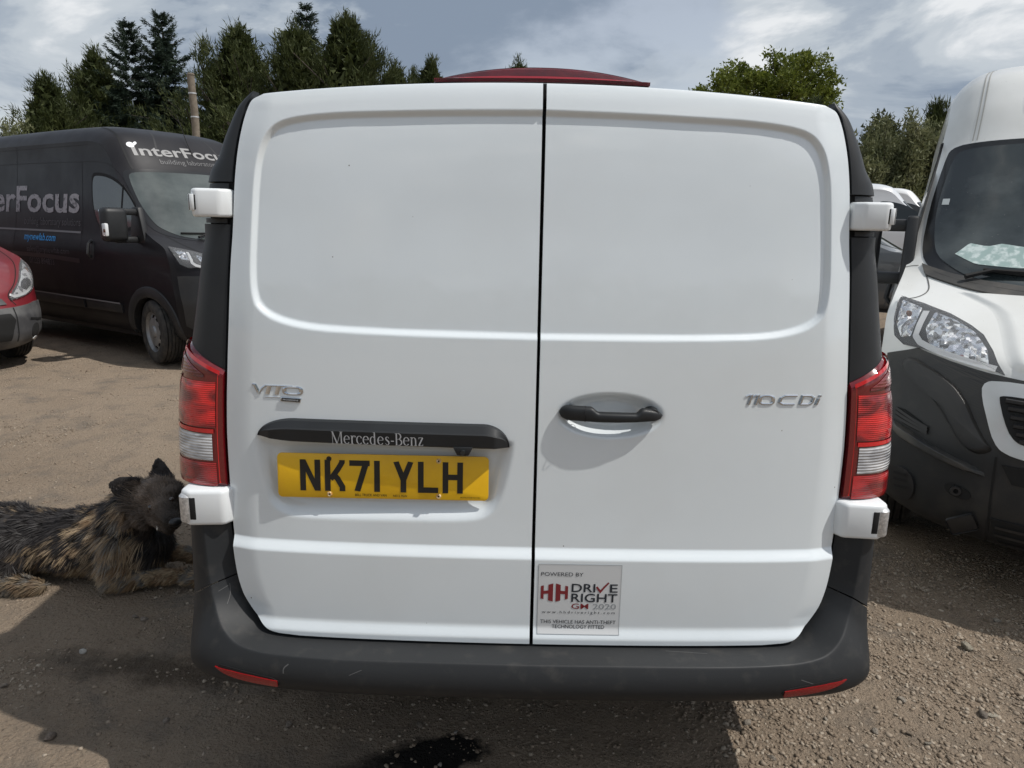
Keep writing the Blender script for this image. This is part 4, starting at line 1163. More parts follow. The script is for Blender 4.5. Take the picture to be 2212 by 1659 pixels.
# number plate
YEL = mat('plate_yellow', (.78, .45, .006), .34, coat=.25, noise=(14, (.68, .37, .008), .45, .75, 6))
BLK = mat('plate_black', (.012, .012, .012), .35)
PX0, PX1, PZ0, PZ1 = -.6465, -.1165, .8645, .9790
PY = .021
def plate_f(x, z): return np.stack([x, PY + .06 * (z - PZ0) + 0 * x, z], -1)
def plate():
    b = .012
    pts = []
    for cx, cz, a0 in ((PX1 - b, PZ1 - b, 0), (PX0 + b, PZ1 - b, 90), (PX0 + b, PZ0 + b, 180), (PX1 - b, PZ0 + b, 270)):
        for a in np.radians(np.linspace(a0, a0 + 90, 7)): pts.append((cx + b * cos(a), cz + b * sin(a)))
    P = plate_f(*np.array(pts).T)
    o = MB().prism([tuple(p) for p in P], (0, .004, 0), .0012, 2).build('number_plate', YEL, door_l)
    s = 14 / 79
    H = 1.0; Wd = 50 / 79
    G = {'N': [([(s / 2, 0), (s / 2, 1)], s), ([(Wd - s / 2, 0), (Wd - s / 2, 1)], s), ([(s * .55, 1), (Wd - s * .55, 0)], s * .98)],
         'K': [([(s / 2, 0), (s / 2, 1)], s), ([(s, .38), (.30, .55), (.42, .72), (Wd - s / 2, .93), (Wd - s / 2, 1)], s * .95), ([(.27, .55), (.40, .40), (Wd - s / 2, .14), (Wd - s / 2, 0)], s)],
         '7': [([(0, 1 - s / 2), (Wd, 1 - s / 2)], s), ([(Wd - s * .6, 1 - s * .3), (.24, 0)], s * 1.05)],
         '1': [([(s / 2, 0), (s / 2, 1)], s)],
         'Y': [([(s * .5, 1), (Wd / 2, .40)], s), ([(Wd - s * .5, 1), (Wd / 2, .40)], s), ([(Wd / 2, .46), (Wd / 2, 0)], s)],
         'L': [([(s / 2, 0), (s / 2, 1)], s), ([(0, s / 2), (Wd, s / 2)], s)],
         'H': [([(s / 2, 0), (s / 2, 1)], s), ([(Wd - s / 2, 0), (Wd - s / 2, 1)], s), ([(0, .52), (Wd, .52)], s)]}
    x = PX0 + .057; k = .0805
    for ch in 'NK71 YLH':
        if ch == ' ': x += .0225; continue
        paths = G[ch]
        mb = MB()
        for i, p in enumerate(paths):
            v, f = strokes([p]); v = v * k + [x, PZ0 + .0185]
            v[:, 1] = np.clip(v[:, 1], PZ0 + .0185, PZ0 + .0185 + k)
            P, N = surf_n(plate_f, v); mb.add(P + np.array([0, -.0008 - .00015 * i, 0]), f)
        mb.build('plate_character', BLK, o, smooth=False)
        x += k * (s if ch == '1' else Wd) + .011
    items = [fit_text('BELL TRUCK AND VAN', -.452, -.373, PZ0 + .0065, PZ0 + .0130), fit_text('NE12 9SW', -.356, -.321, PZ0 + .0060, PZ0 + .0122), fit_text('BESTPLATE BS AU 145e', -.187, -.137, PZ0 + .0066, PZ0 + .0098)]
    for v, f in items:
        P, N = surf_n(plate_f, v); MB().add(P + np.array([0, -.0009, 0]), f).build('lettering', BLK, o, smooth=False)
    SCREW = mat('plate_screw', (.50, .22, .03), .5, noise=(200, (.75, .62, .40), .4, .6)); SCREWB = mat('plate_screw_black', (.02, .018, .015), .5)
    for x, z, m in ((-.5165, PZ1 - .013, SCREWB), (-.242, PZ1 - .013, SCREW), (-.5165, PZ0 + .010, SCREW), (-.242, PZ0 + .010, SCREW)):
        y = float(plate_f(np.array(x), np.array(z))[1])
        q = MB().lathe([(.0024, -.0016), (.0028, -.0030), (.0052, -.0030), (.0064, -.0012), (.0066, .001)], 16, 'y', (x, y, z)).build('plate_screw', m, o)
        MB().lathe([(0, -.0022), (.0025, -.0020), (.0026, 0)], 10, 'y', (x, y, z)).build('screw_head', BLK, q)
plate()

# chrome badges
f_door = lambda x, z: np.stack([x, door_y(x, z), z], -1)
def arc2(cx, cy, rx, ry, n=26, sq=3.2, a0=0, a1=360):
    a = np.radians(np.linspace(a0, a1, n))
    return np.stack([cx + rx * np.sign(np.cos(a)) * np.abs(np.cos(a))**(2 / sq), cy + ry * np.sign(np.sin(a)) * np.abs(np.sin(a))**(2 / sq)], 1)
VITO = [([(.0, 1.), (.14, .96), (.38, .04)], .20), ([(.34, .04), (.50, .55), (.74, .93), (1.0, .93), (2.2, .93)], .15), ([(.95, .9), (.82, .0)], .23), ([(1.46, .9), (1.33, .0)], .23),
        (arc2(2.20, .46, .46, .38, 30), .22)]
door_sign = -1 if surf_n(f_door, np.array([[-.3, 1.2]]))[1][0, 1] > 0 else 1
def badge_build(paths, x0, x1, z0, z1, name, parent, th=.005):
    mb = MB()
    allv = np.concatenate([strokes([p])[0] for p in paths]); lo_, hi = allv.min(0), allv.max(0)
    for i, p in enumerate(paths):
        v, f = strokes([p]); v = (v - lo_) / (hi - lo_) * [x1 - x0, z1 - z0] + [x0, z0]
        n = len(v) // 2; mid = (v[:n] + v[n:]) / 2; lay = np.concatenate([v[:n], v[:n], mid, v[n:], v[n:]])
        hh = np.repeat([0., .0016, .0024 + .0001 * i, .0016, 0.], n) * th / .005 + .0002
        P, N = surf_n(f_door, lay); P = P + N * door_sign * hh[:, None]
        mb.add(P, [(k * n + j, k * n + j + 1, (k + 1) * n + j + 1, (k + 1) * n + j) for k in range(4) for j in range(n - 1)] + [(0, n, 2 * n, 3 * n, 4 * n), tuple(k * n + n - 1 for k in (4, 3, 2, 1, 0))])
    return mb.build(name, CHROME, parent, smooth=False)
badge_build(VITO, -.709, -.578, 1.123, 1.149, 'badge', door_l)
bar = badge_build([([(0, .8), (1, .8)], .28)], -.676, -.628, 1.1155, 1.1175, 'badge_bar', door_l, .003)
pb = MB().prism([tuple(p) for p in f_door(np.array([-.634, -.583, -.5855, -.6365]), np.array([1.1185, 1.1165, 1.1055, 1.1075]))], (0, -.004, 0), .0008).build('badge_bar', CHROME, door_l)
MB().prism([tuple(p) for p in f_door(np.array([-.6315, -.5855, -.5872, -.6335]), np.array([1.1168, 1.1150, 1.1070, 1.1088]))], (0, -.0047, 0)).build('badge_inlay', BLK, pb, smooth=False)
v, f = fit_text('PROGRESSIVE', -.629, -.590, 1.1100, 1.1135, bold=.01)
v[:, 1] -= (v[:, 0] + .61) * .04
mb = MB(); P = f_door(v[:, 0], v[:, 1]) + np.array([0, -.0052, 0]); mb.add(P, f); mb.build('lettering', LETTER_GREY, pb, smooth=False)
def one(x): return [([(x, .80), (x + .14, .95), (x + .26, .95), (x + .13, .0)], .16)]
CDI = one(0) + one(.36) + [(arc2(1.05, .48, .34, .42, 30), .17), (np.array([(2.62, .93), (2.0, .93), (1.78, .70), (1.72, .25), (1.9, .05), (2.5, .05)]), .17),
       (np.array([(2.78, .05), (2.90, .93), (3.30, .93), (3.48, .72), (3.40, .22), (3.22, .05), (2.78, .05)]), .17), ([(3.62, .0), (3.74, .62)], .18), ([(3.78, .82), (3.80, .97)], .18)]
badge_build(CDI, .512, .706, 1.124, 1.150, 'badge', door_r)

# anti-theft sticker
def sticker():
    X0, X1, Z0, Z1 = .014, .226, .520, .7105
    SIL = mat('sticker_silver', (.60, .61, .61), .38, coat=.3)
    fx = lambda a, b: (X0 + a * (X1 - X0), Z1 - b * (Z1 - Z0))
    U, V_ = np.meshgrid(np.linspace(X0, X1, 30), np.linspace(Z0, Z1, 50), indexing='ij')
    P = f_door(U, V_) + np.array([0, -.0008, 0])
    P = P + np.array([0, 1., 0]) * (.012 * 0)
    mb = MB(); mb.grid(P); o = mb.build('sticker', SIL, door_r)
    fs = lambda x, z: f_door(x, z) + np.array([0, -.0011, 0])
    NAV = mat('sticker_navy', (.016, .022, .030), .5); MAR = mat('sticker_maroon', (.20, .018, .022), .5); GRY = mat('sticker_grey', (.27, .29, .30), .5)
    edge = MB()
    for a, b in ((fx(.004, .003), fx(.996, .003)), (fx(.004, .997), fx(.996, .997)), (fx(.003, 0), fx(.003, 1)), (fx(.997, 0), fx(.997, 1))):
        ribbon([a, b], fs, .0009, 0.0003, door_sign, 24, edge)
    edge.build('sticker_border', GRY, o)
    def txt(items, m):
        for body, a0, a1, b0, b1, kw in items:
            x0, z1 = fx(a0, b0); x1, z0 = fx(a1, b1)
            v, f = fit_text(body, x0, x1, z0, z1, **kw); MB().add(fs(v[:, 0], v[:, 1]) + np.array([0, -.0004, 0]), f).build('lettering', m, o, smooth=False)
    txt([('POWERED BY', .035, .54, .115, .170, {}), ('DRI', .405, .69, .275, .395, dict(bold=.012)), ('E', .865, .96, .275, .395, dict(bold=.012)), ('RIGHT', .405, .96, .415, .540, dict(bold=.012)),
         ('THIS VEHICLE HAS ANTI-THEFT', .04, .955, .805, .858, dict(bold=.004)), ('TECHNOLOGY FITTED', .18, .82, .876, .928, dict(bold=.004)), ('www.hhdriveright.com', .055, .94, .672, .722, dict(spacing=1.5))], NAV)
    txt([('2020', .67, .95, .562, .640, {})], GRY)
    txt([('GM', .41, .615, .562, .640, dict(bold=.008))], MAR)
    mb = MB()
    for p in ([(.035, .315), (.07, .305), (.07, .385), (.125, .378), (.125, .295), (.183, .275), (.183, .540), (.125, .522), (.125, .425), (.07, .430), (.07, .505), (.035, .495)],):
        for mir in (0, 1):
            q = [((.398 - a) if mir else a, b) for a, b in p]
            v = np.array([fx(a, b) for a, b in q]); P = fs(v[:, 0], v[:, 1]) + np.array([0, -.0004, 0])
            parts = [(0, 1, 2, 9, 10, 11), (2, 3, 8, 9), (3, 4, 5, 6, 7, 8)]
            MB().add(P, parts).build('sticker_emblem', MAR, o, smooth=False)
    v, f = strokes([([fx(.705, .315), fx(.752, .385), fx(.80, .315), fx(.85, .253)], [.0055, .0055, .0048, .0042])])
    MB().add(fs(v[:, 0], v[:, 1]) + np.array([0, -.0005, 0]), f).build('sticker_tick', MAR, o, smooth=False)
sticker()

# body shell, roof, high brake lamp, wheels
def body():
    ys = [.26, .5, 1.0, 2.2, 3.2, 3.75, 4.1, 4.5, 4.9, 5.1]
    roof = [1.888, 1.905, 1.91, 1.905, 1.885, 1.84, 1.60, 1.22, .98, .70]
    wid = [.985, 1.0, 1.01, 1.01, 1.01, 1.0, .985, .95, .86, .70]
    rows = []
    for y, zt, w in zip(np.array(ys), roof, wid):
        zs = np.r_[np.linspace(.28, 1.50, 18), np.linspace(1.55, 1.835, 14)]
        k = min(1, (zt - .28) / 1.63)
        prof = []
        for z in zs:
            prof.append((float(xs_(z)) * w - .006, .28 + (z - .28) * k))
        xt = prof[-1][0]; zl = prof[-1][1]
        for q in np.linspace(.12, 1, 12): prof.append((xt * (1 - q), zl + (zt - zl) * sin(pi / 2 * min(1, q * 1.15))))
        full = [(x, y, z) for x, z in prof] + [(-x, y, z) for x, z in prof[-2::-1]]
        rows.append(full)
    t = np.linspace(0, len(ys) - 1, 46); R_ = np.array(rows)
    R_ = pchip(t, np.arange(len(ys)), R_.reshape(len(ys), -1)).reshape(len(t), -1, 3)
    mb = MB(); mb.grid(R_); n = R_.shape[1]; e = (len(t) - 1) * n
    mb.f.append(tuple(e + k for k in range(n)))
    V_ = np.concatenate(mb.v)
    mb.f = [q for q in mb.f if len(q) > 6 or not (abs(V_[q[0]][0]) > .7 and min(np.hypot(V_[list(q)].mean(0)[1] - a, V_[list(q)].mean(0)[2] - .33) for a in (.98, 4.18)) < .40)]
    mb.build('body', PAINT, van, angle=50)
    MB().box((0, .31, .56), (1.70, .38, .52), .02).build('sun_leak_block', SHADOWBLACK, van)  # unseen dark box added to stop sun leaking past the bumper
    MB().box((0, 2.65, .30), (1.66, 4.7, .08)).build('underbody', SHADOWBLACK, van)
    # strip of roof between the door tops and the shell
    X = np.linspace(-.70, .70, 61); R_ = []
    for k, (yy, dz) in enumerate(((.178, -.030), (.185, -.004), (.20, .0), (.29, .004), (.32, -.01))):
        R_.append(np.stack([X, yy + 0 * X, 1.886 - .040 * (X / .70)**2 - .012 * np.abs(X / .7)**6 + dz * 1.0], -1))
    MB().grid(np.array(R_)).build('roof_edge', PAINT, van)
    # high brake lamp
    xs = np.linspace(-.268, .258, 80); R_ = []
    for x in xs:
        q = (x + .005) / .263
        zb_ = 1.8905 - .030 * (x / .70)**2 + .001; hgt = .0300 * max(0., 1 - abs(q)**2.1) + .002
        R_.append([(x, .245, zb_ - .006), (x, .19, zb_ - .006), (x, .186, zb_ + .002), (x, .188, zb_ + .22 * hgt), (x, .196, zb_ + .30 * hgt), (x, .200, zb_ + .78 * hgt), (x, .206, zb_ + hgt * .95), (x, .222, zb_ + hgt), (x, .30, zb_ + hgt * .9)])
    BR = lens_mat('brake_lamp_lens', (.085, .003, .007), (.16, .008, .014), 140, .18, .001)
    o = MB().grid(np.array(R_)).build('high_brake_lamp', BR, van, angle=30)
    R_ = np.array(R_); mb = MB(); mb.grid(np.stack([R_[:, 6] + [0, -.0012, 0], R_[:, 7] + [0, 0, .0012]])); mb.grid(np.stack([R_[:, 2] + [0, -.0012, 0], R_[:, 3] + [0, -.0012, 0]])); mb.build('lamp_rim', mat('brake_lamp_rim', (.34, .012, .022), .12, coat=1), o)
body()

def make_wheel(parent, loc, R=.335, w=.205, rot=0., seed=0, hub=(.42, .42, .42), slots=10, side=-1):
    """tyre, rim and hub; the outer face looks along side * x"""
    root = MB()
    h = w / 2
    prof = [(R * .62, -h * .92), (R * .70, -h), (R * .86, -h * 1.02), (R * .955, -h * .90), (R * .99, -h * .70)]
    for k in np.linspace(-.62, .62, 25):
        g = .012 if abs(((k + .62) / 1.24 * 4) % 1 - .5) > .40 else 0
        prof.append((R - g - .008 * k**2 / .4, h * k))
    prof += [(R * .99, h * .70), (R * .955, h * .90), (R * .86, h * 1.02), (R * .70, h), (R * .62, h * .92)]
    root.lathe(prof, 48, 'x')
    wh = root.build('wheel', TYRE, parent, angle=50, loc=loc); wh.rotation_euler = (0, 0, rot)
    m = mat('rim_grey_%02d' % int(hub[0] * 100), hub, .45, metal=.55, noise=(9, tuple(c * .55 for c in hub), .45, .7))
    s = side
    pr = [(R * .64, s * h * .90), (R * .615, s * h * .80), (R * .58, s * h * .62), (R * .52, s * h * .66), (R * .44, s * h * .78), (R * .30, s * h * .84), (R * .20, s * h * .80), (R * .17, s * h * .95), (R * .10, s * h * 1.0), (.001, s * h * 1.0)]
    n = slots * 6; P = []
    for r_, x_ in pr: P.append([(x_, r_ * cos(2 * pi * k / n), r_ * sin(2 * pi * k / n)) for k in range(n)])
    P = np.array(P); f = []
    for i in range(len(pr) - 1):
        for k in range(n):
            if i == 3 and k % 6 in (1, 2, 3): continue
            k2 = (k + 1) % n; f.append((i * n + k, i * n + k2, (i + 1) * n + k2, (i + 1) * n + k))
    rm = MB(); rm.add(P.reshape(-1, 3), f); ro = rm.build('rim', m, wh, angle=30)
    MB().lathe([(R * .62, s * h * .3), (.001, s * h * .3)], 24, 'x').build('wheel_inside', SHADOWBLACK, wh)
    return wh
for x in (-.83, .83):
    for y in (.98, 4.18):
        make_wheel(van, (x, y, .33), side=1 if x > 0 else -1)
# ------------------------------------------------------------------ the other vehicles
RED_T = np.array([
 [0.0, .12, .22, .42, .05, .82], [0.5, .04, .28, .46, .03, .87], [1.0, .00, .38, .48, .00, .90], [2.0, .00, .52, .50, .00, .92],
 [3.0, .03, .60, .52, .04, .93], [4.0, .08, .70, .52, .10, .935], [5.0, .14, .80, .50, .17, .93], [6.0, .38, .99, .42, .09, .925],
 [7.0, .85, 1.13, .22, .02, .915], [7.5, .95, 1.16, .24, .02, .905], [9.0, 1.38, 1.47, .22, .00, .85], [10.5, 1.82, 1.79, .20, -.04, .775],
 [11.3, 2.0, 1.86, .14, -.08, .765], [12.0, 2.25, 1.91, .06, -.12, .76], [13.0, 2.7, 1.94, .0, -.15, .76], [14.0, 3.5, 1.945, .0, -.15, .76],
 [15.0, 4.65, 1.92, .0, -.15, .75], [15.3, 4.74, 1.88, .0, -.14, .74]])
CAR_T = np.array([
 [0.0, .14, .20, .42, .05, .74], [0.5, .05, .25, .46, .03, .80], [1.0, .00, .36, .48, .00, .84], [2.0, .00, .48, .50, .00, .87],
 [3.0, .03, .56, .52, .03, .88], [4.0, .08, .63, .52, .08, .885], [5.0, .15, .70, .50, .14, .885], [6.0, .42, .86, .40, .06, .88],
 [7.0, .95, .99, .20, .01, .87], [7.5, 1.06, 1.01, .22, .01, .86], [9.0, 1.50, 1.23, .22, .00, .78], [10.5, 1.95, 1.44, .20, -.05, .68],
 [11.3, 2.15, 1.49, .12, -.07, .66], [12.0, 2.4, 1.52, .06, -.09, .65], [13.0, 2.8, 1.53, .0, -.10, .65], [14.0, 3.3, 1.50, .0, -.10, .645],
 [15.0, 3.85, 1.36, .05, -.08, .66], [15.3, 4.1, 1.05, .05, -.05, .74]])

class Shell:
    """body of a vehicle: local x sideways, y back from the nose, z up"""
    def __init__(s, T, axles, Rw, zb=.25, fine=1.):
        s.T = T; s.axles = axles; s.Rw = Rw; s.zb = zb; s.fine = fine
        S = np.linspace(0, 15.3, 600); k = pchip(S, T[:, 0], T[:, 1:])
        s.eS, s.ea, s.ez, s.eW = S, k[:, 0] + k[:, 2], k[:, 1] + k[:, 3], k[:, 4]
        top = S <= 13.0
        z = np.maximum.accumulate(s.ez[top]); z = z + np.arange(len(z)) * 1e-6
        s.zt, s.at, s.wt = z, s.ea[top], s.eW[top]
        s.zmax = z[-1]; s.rear = T[-1, 1]
        rs = S >= 13.0; s.ra, s.rz = s.ea[rs], s.ez[rs]
    def sheet(s, u, v): return van_sheet(u, v, s.T)
    sheet.inward = True
    def w(s, z):
        z = np.asarray(z, float)
        w = np.interp(z, s.zt, s.wt)
        return np.where(z < s.zt[0], s.wt[0] + 0 * z, w)
    def front(s, z): return np.interp(z, s.zt, s.at)
    def side(s, sx):
        return lambda a, z: np.stack([sx * (s.w(z) - .030 * smooth(z, .60, s.zt[0]) * 0), a + 0 * z, z + 0 * a], -1)
    def build(s, parent, m, name='body', uncut=False):
        mb = MB()
        S = np.linspace(0, 15.3, int(150 * s.fine)); q = np.sin(np.linspace(-1, 1, int(56 * s.fine)) * pi / 2)
        q = np.sign(q) * np.abs(q)**.85
        U, V_ = np.meshgrid(S, q, indexing='ij')
        mb.grid(s.sheet(U, V_))
        n = int(46 * s.fine)
        zs = np.unique(np.r_[np.linspace(s.zb, s.zt[0] + .001, 4), np.interp(np.linspace(0, 13, n), s.eS[s.eS <= 13.0], s.zt)])
        t = np.linspace(0, 1, int(150 * s.fine))**1.15
        for sx in (-1, 1):
            P = []
            for z in zs:
                a0 = float(s.front(z)); a = a0 + (s.rear - .02 - a0) * t
                ze = np.interp(a, s.ra, s.rz, left=s.zmax)
                zz_ = z + (ze - s.zmax) * smooth(z, s.zmax * .72, s.zmax)
                P.append(np.stack([sx * (s.w(z) + 0 * a), a, zz_], -1))
            P = np.array(P)
            nr, nc = P.shape[:2]; f = []
            for i in range(nr - 1):
                for j in range(nc - 1):
                    c = (P[i, j] + P[i + 1, j + 1]) / 2
                    if not uncut and any(np.hypot(c[1] - ay, c[2] - s.Rw) < s.Rw * 1.20 for ay in s.axles): continue
                    f.append((i * nc + j, i * nc + j + 1, (i + 1) * nc + j + 1, (i + 1) * nc + j))
            mb.add(P.reshape(-1, 3), f)
        # rear wall and floor
        zs = np.linspace(s.zb, s.zmax - .02, 14); mb.grid(np.array([[(x * float(s.w(z)), s.rear - .02, z) for x in np.linspace(-1, 1, 9)] for z in zs]))
        o = mb.build(name, m, parent, angle=42)
        ub = MB(); ub.box((0, s.rear / 2 + .2, s.zb + .06), (float(s.w(.5)) * 1.72, s.rear - .7, .10))
        ub.build('underbody', SHADOWBLACK, parent)
        return o
    def arch(s, parent, m, axles=None, wdt=.06, z0=.30):
        for sx in (-1, 1):
            for ay in (axles or s.axles):
                th = np.linspace(-.12, pi + .12, 40); r0_ = s.Rw * 1.22
                rows = []
                for dr, off in ((-.045, -.06), (-.045, .012), (-.02, .020), (.02, .020), (wdt, .012), (wdt + .012, -.004)):
                    r_ = r0_ + dr
                    y = ay + r_ * np.cos(th); z = s.Rw + r_ * np.sin(th)
                    rows.append(np.stack([sx * (s.w(z) + off), y, z], -1))
                MB().grid(np.array(rows)).build('wheel_arch', m, parent)
                P = np.array([np.stack([sx * (float(s.w(.6)) - d + 0 * th), ay + (r0_ - .02) * np.cos(th), s.Rw + (r0_ - .02) * np.sin(th)], -1) for d in (.03, .42)])
                MB().grid(P).build('wheel_well', SHADOWBLACK, parent)

def lamp_clear(name='lamp_glass'):
    return mat(name, (.9, .9, .9), .03, trans=.92, ior=1.2, spec=.5, alpha=1)
REFLECTOR = mat('lamp_reflector', (.84, .85, .86), .12, metal=.92)
def facet_bands(m, sx, sz):
    """moulded upright facets of a lamp reflector, each catching the light differently"""
    nt = m.node_tree; b = nt.nodes['Principled BSDF']
    t = nt.nodes.new('ShaderNodeTexCoord'); mp = nt.nodes.new('ShaderNodeMapping'); mp.inputs['Scale'].default_value = (sx, sx, sz)
    nt.links.new(t.outputs['Object'], mp.inputs[0])
    v = nt.nodes.new('ShaderNodeTexVoronoi'); v.inputs['Scale'].default_value = 1.; v.distance = 'CHEBYCHEV'
    nt.links.new(mp.outputs[0], v.inputs['Vector'])
    g = nt.nodes.new('ShaderNodeNewGeometry')
    def vm(op, a, b2):
        n = nt.nodes.new('ShaderNodeVectorMath'); n.operation = op
        for k, q in ((0, a), (1, b2)):
            if isinstance(q, tuple): n.inputs[k].default_value = q
            elif q is not None: nt.links.new(q, n.inputs[k])
        return n.outputs[0]
    tilt = vm('MULTIPLY', vm('SUBTRACT', v.outputs['Color'], (.5, .5, .5)), (1.15, 1.15, .9))
    nt.links.new(vm('NORMALIZE', vm('ADD', g.outputs['Normal'], tilt), None), b.inputs['Normal'])
facet_bands(REFLECTOR, 60, 15)
LAMPBLACK = mat('lamp_bezel', (.035, .037, .04), .35)
AMBER = mat('amber_bulb', (.10, .042, .022), .3)
DRLW = mat('running_light', (.72, .73, .73), .2, coat=.5)
def headlamp(parent, sh, outer, parts, q=-1):
    """outline on the front sheet: a dark tray, reflectors and bulbs, a glazed cover"""
    s = 1 if q > 0 else -1
    fl = lambda P: [(u, -v) for u, v in P] if q > 0 else P
    tray = patch(fl(outer), sh.sheet, .002, 1, .01, 110).build('headlamp', LAMPBLACK, parent)
    for nm, poly, m, off in parts:
        if nm == 'running_light':
            ribbon(fl(poly), sh.sheet, .026, .012, 1, 40).build(nm, m, tray); continue
        patch(fl(poly), sh.sheet, off, 1, .006, 64, round_n=0 if 'reflector' in nm or 'lens' in nm else 1, bulge=.004).build(nm, m, tray)
    patch(fl(outer), sh.sheet, .020, 1, .018, 110, bulge=.006).build('lamp_cover', lamp_clear(), tray)
    return tray

# ---- parked panel van bodies -------------------------------------------------
SCREEN = [(10.28, -.955), (10.44, -.935), (10.5, -.86), (10.52, -.6), (10.53, 0), (10.52, .6), (10.5, .86), (10.44, .935), (10.28, .955), (9.6, .965), (8.9, .968), (8.1, .955), (7.75, .925), (7.52, .85), (7.3, .73), (7.08, .48), (6.98, 0), (7.08, -.48), (7.3, -.73), (7.52, -.85), (7.75, -.925), (8.1, -.955), (8.9, -.968), (9.6, -.965)]
GLASS = [(10.12, -.915), (10.30, -.895), (10.37, -.83), (10.40, -.5), (10.41, 0), (10.40, .5), (10.37, .83), (10.30, .895), (10.12, .915), (9.5, .928), (8.8, .93), (8.25, .905), (7.95, .875), (7.74, .80), (7.5, .70), (7.28, .46), (7.2, 0), (7.28, -.46), (7.5, -.70), (7.74, -.80), (7.95, -.875), (8.25, -.905), (8.8, -.93), (9.5, -.928)]
HEAD = [(6.03, -.965), (6.03, -.87), (5.92, -.765), (5.72, -.68), (5.55, -.63), (5.25, -.592), (4.66, -.545), (4.84, -.60), (4.86, -.72), (4.82, -.84), (4.66, -.90), (4.78, -.94), (5.22, -.955), (5.75, -.968)]
def wiper(parent, sh, pts, blade, m):
    P, N = surf_n(sh.sheet, np.array(pts)); mb = MB(); mb.tube(P + N * .03, [.014, .012, .009, .007][:len(pts)] if len(pts) <= 4 else .01, 6); o = mb.build('wiper', m, parent)
    P, N = surf_n(sh.sheet, resample(blade, 14, False)); MB().tube(P + N * .018, .010, 6).build('wiper_blade', RUBBER, o)

def mirror(parent, sx, y, z, m, side_w, big=True):
    """door mirror: arms, housing, two glasses, indicator"""
    x0 = sx * side_w
    hc = (x0 + sx * .27, y, z + .02)
    mb = MB(); mb.box(hc, (.24, .15, .34), .05, 3)
    o = mb.build('mirror', m, parent)
    for dz in (.15, -.13):
        MB().box((x0 + sx * .13, y - .01, z + dz), (.30, .07, .065), .022, 2).build('mirror_arm', m, o)
    MB().prism([(x0 - sx * .02, y - .16, z - .24), (x0 - sx * .02, y + .16, z - .24), (x0 - sx * .02, y + .06, z + .20), (x0 - sx * .02, y - .06, z + .20)], (sx * .06, 0, 0), .015).build('mirror_foot', m, o)
    MB().box((hc[0], hc[1] + .078, hc[2] + .05), (.19, .008, .20), .01).build('mirror_glass', CHROME, o)
    MB().box((hc[0], hc[1] + .078, hc[2] - .12), (.17, .008, .07), .01).build('mirror_glass', CHROME, o)
    ind = MB().box((hc[0] + sx * .105, hc[1] - .035, hc[2] - .05), (.045, .07, .13), .015, 2).build('indicator', DRLW, o)
    MB().box((hc[0] + sx * .125, hc[1] - .05, hc[2] - .06), (.012, .03, .035), .004).build('indicator_bulb', AMBER, ind)
    return o

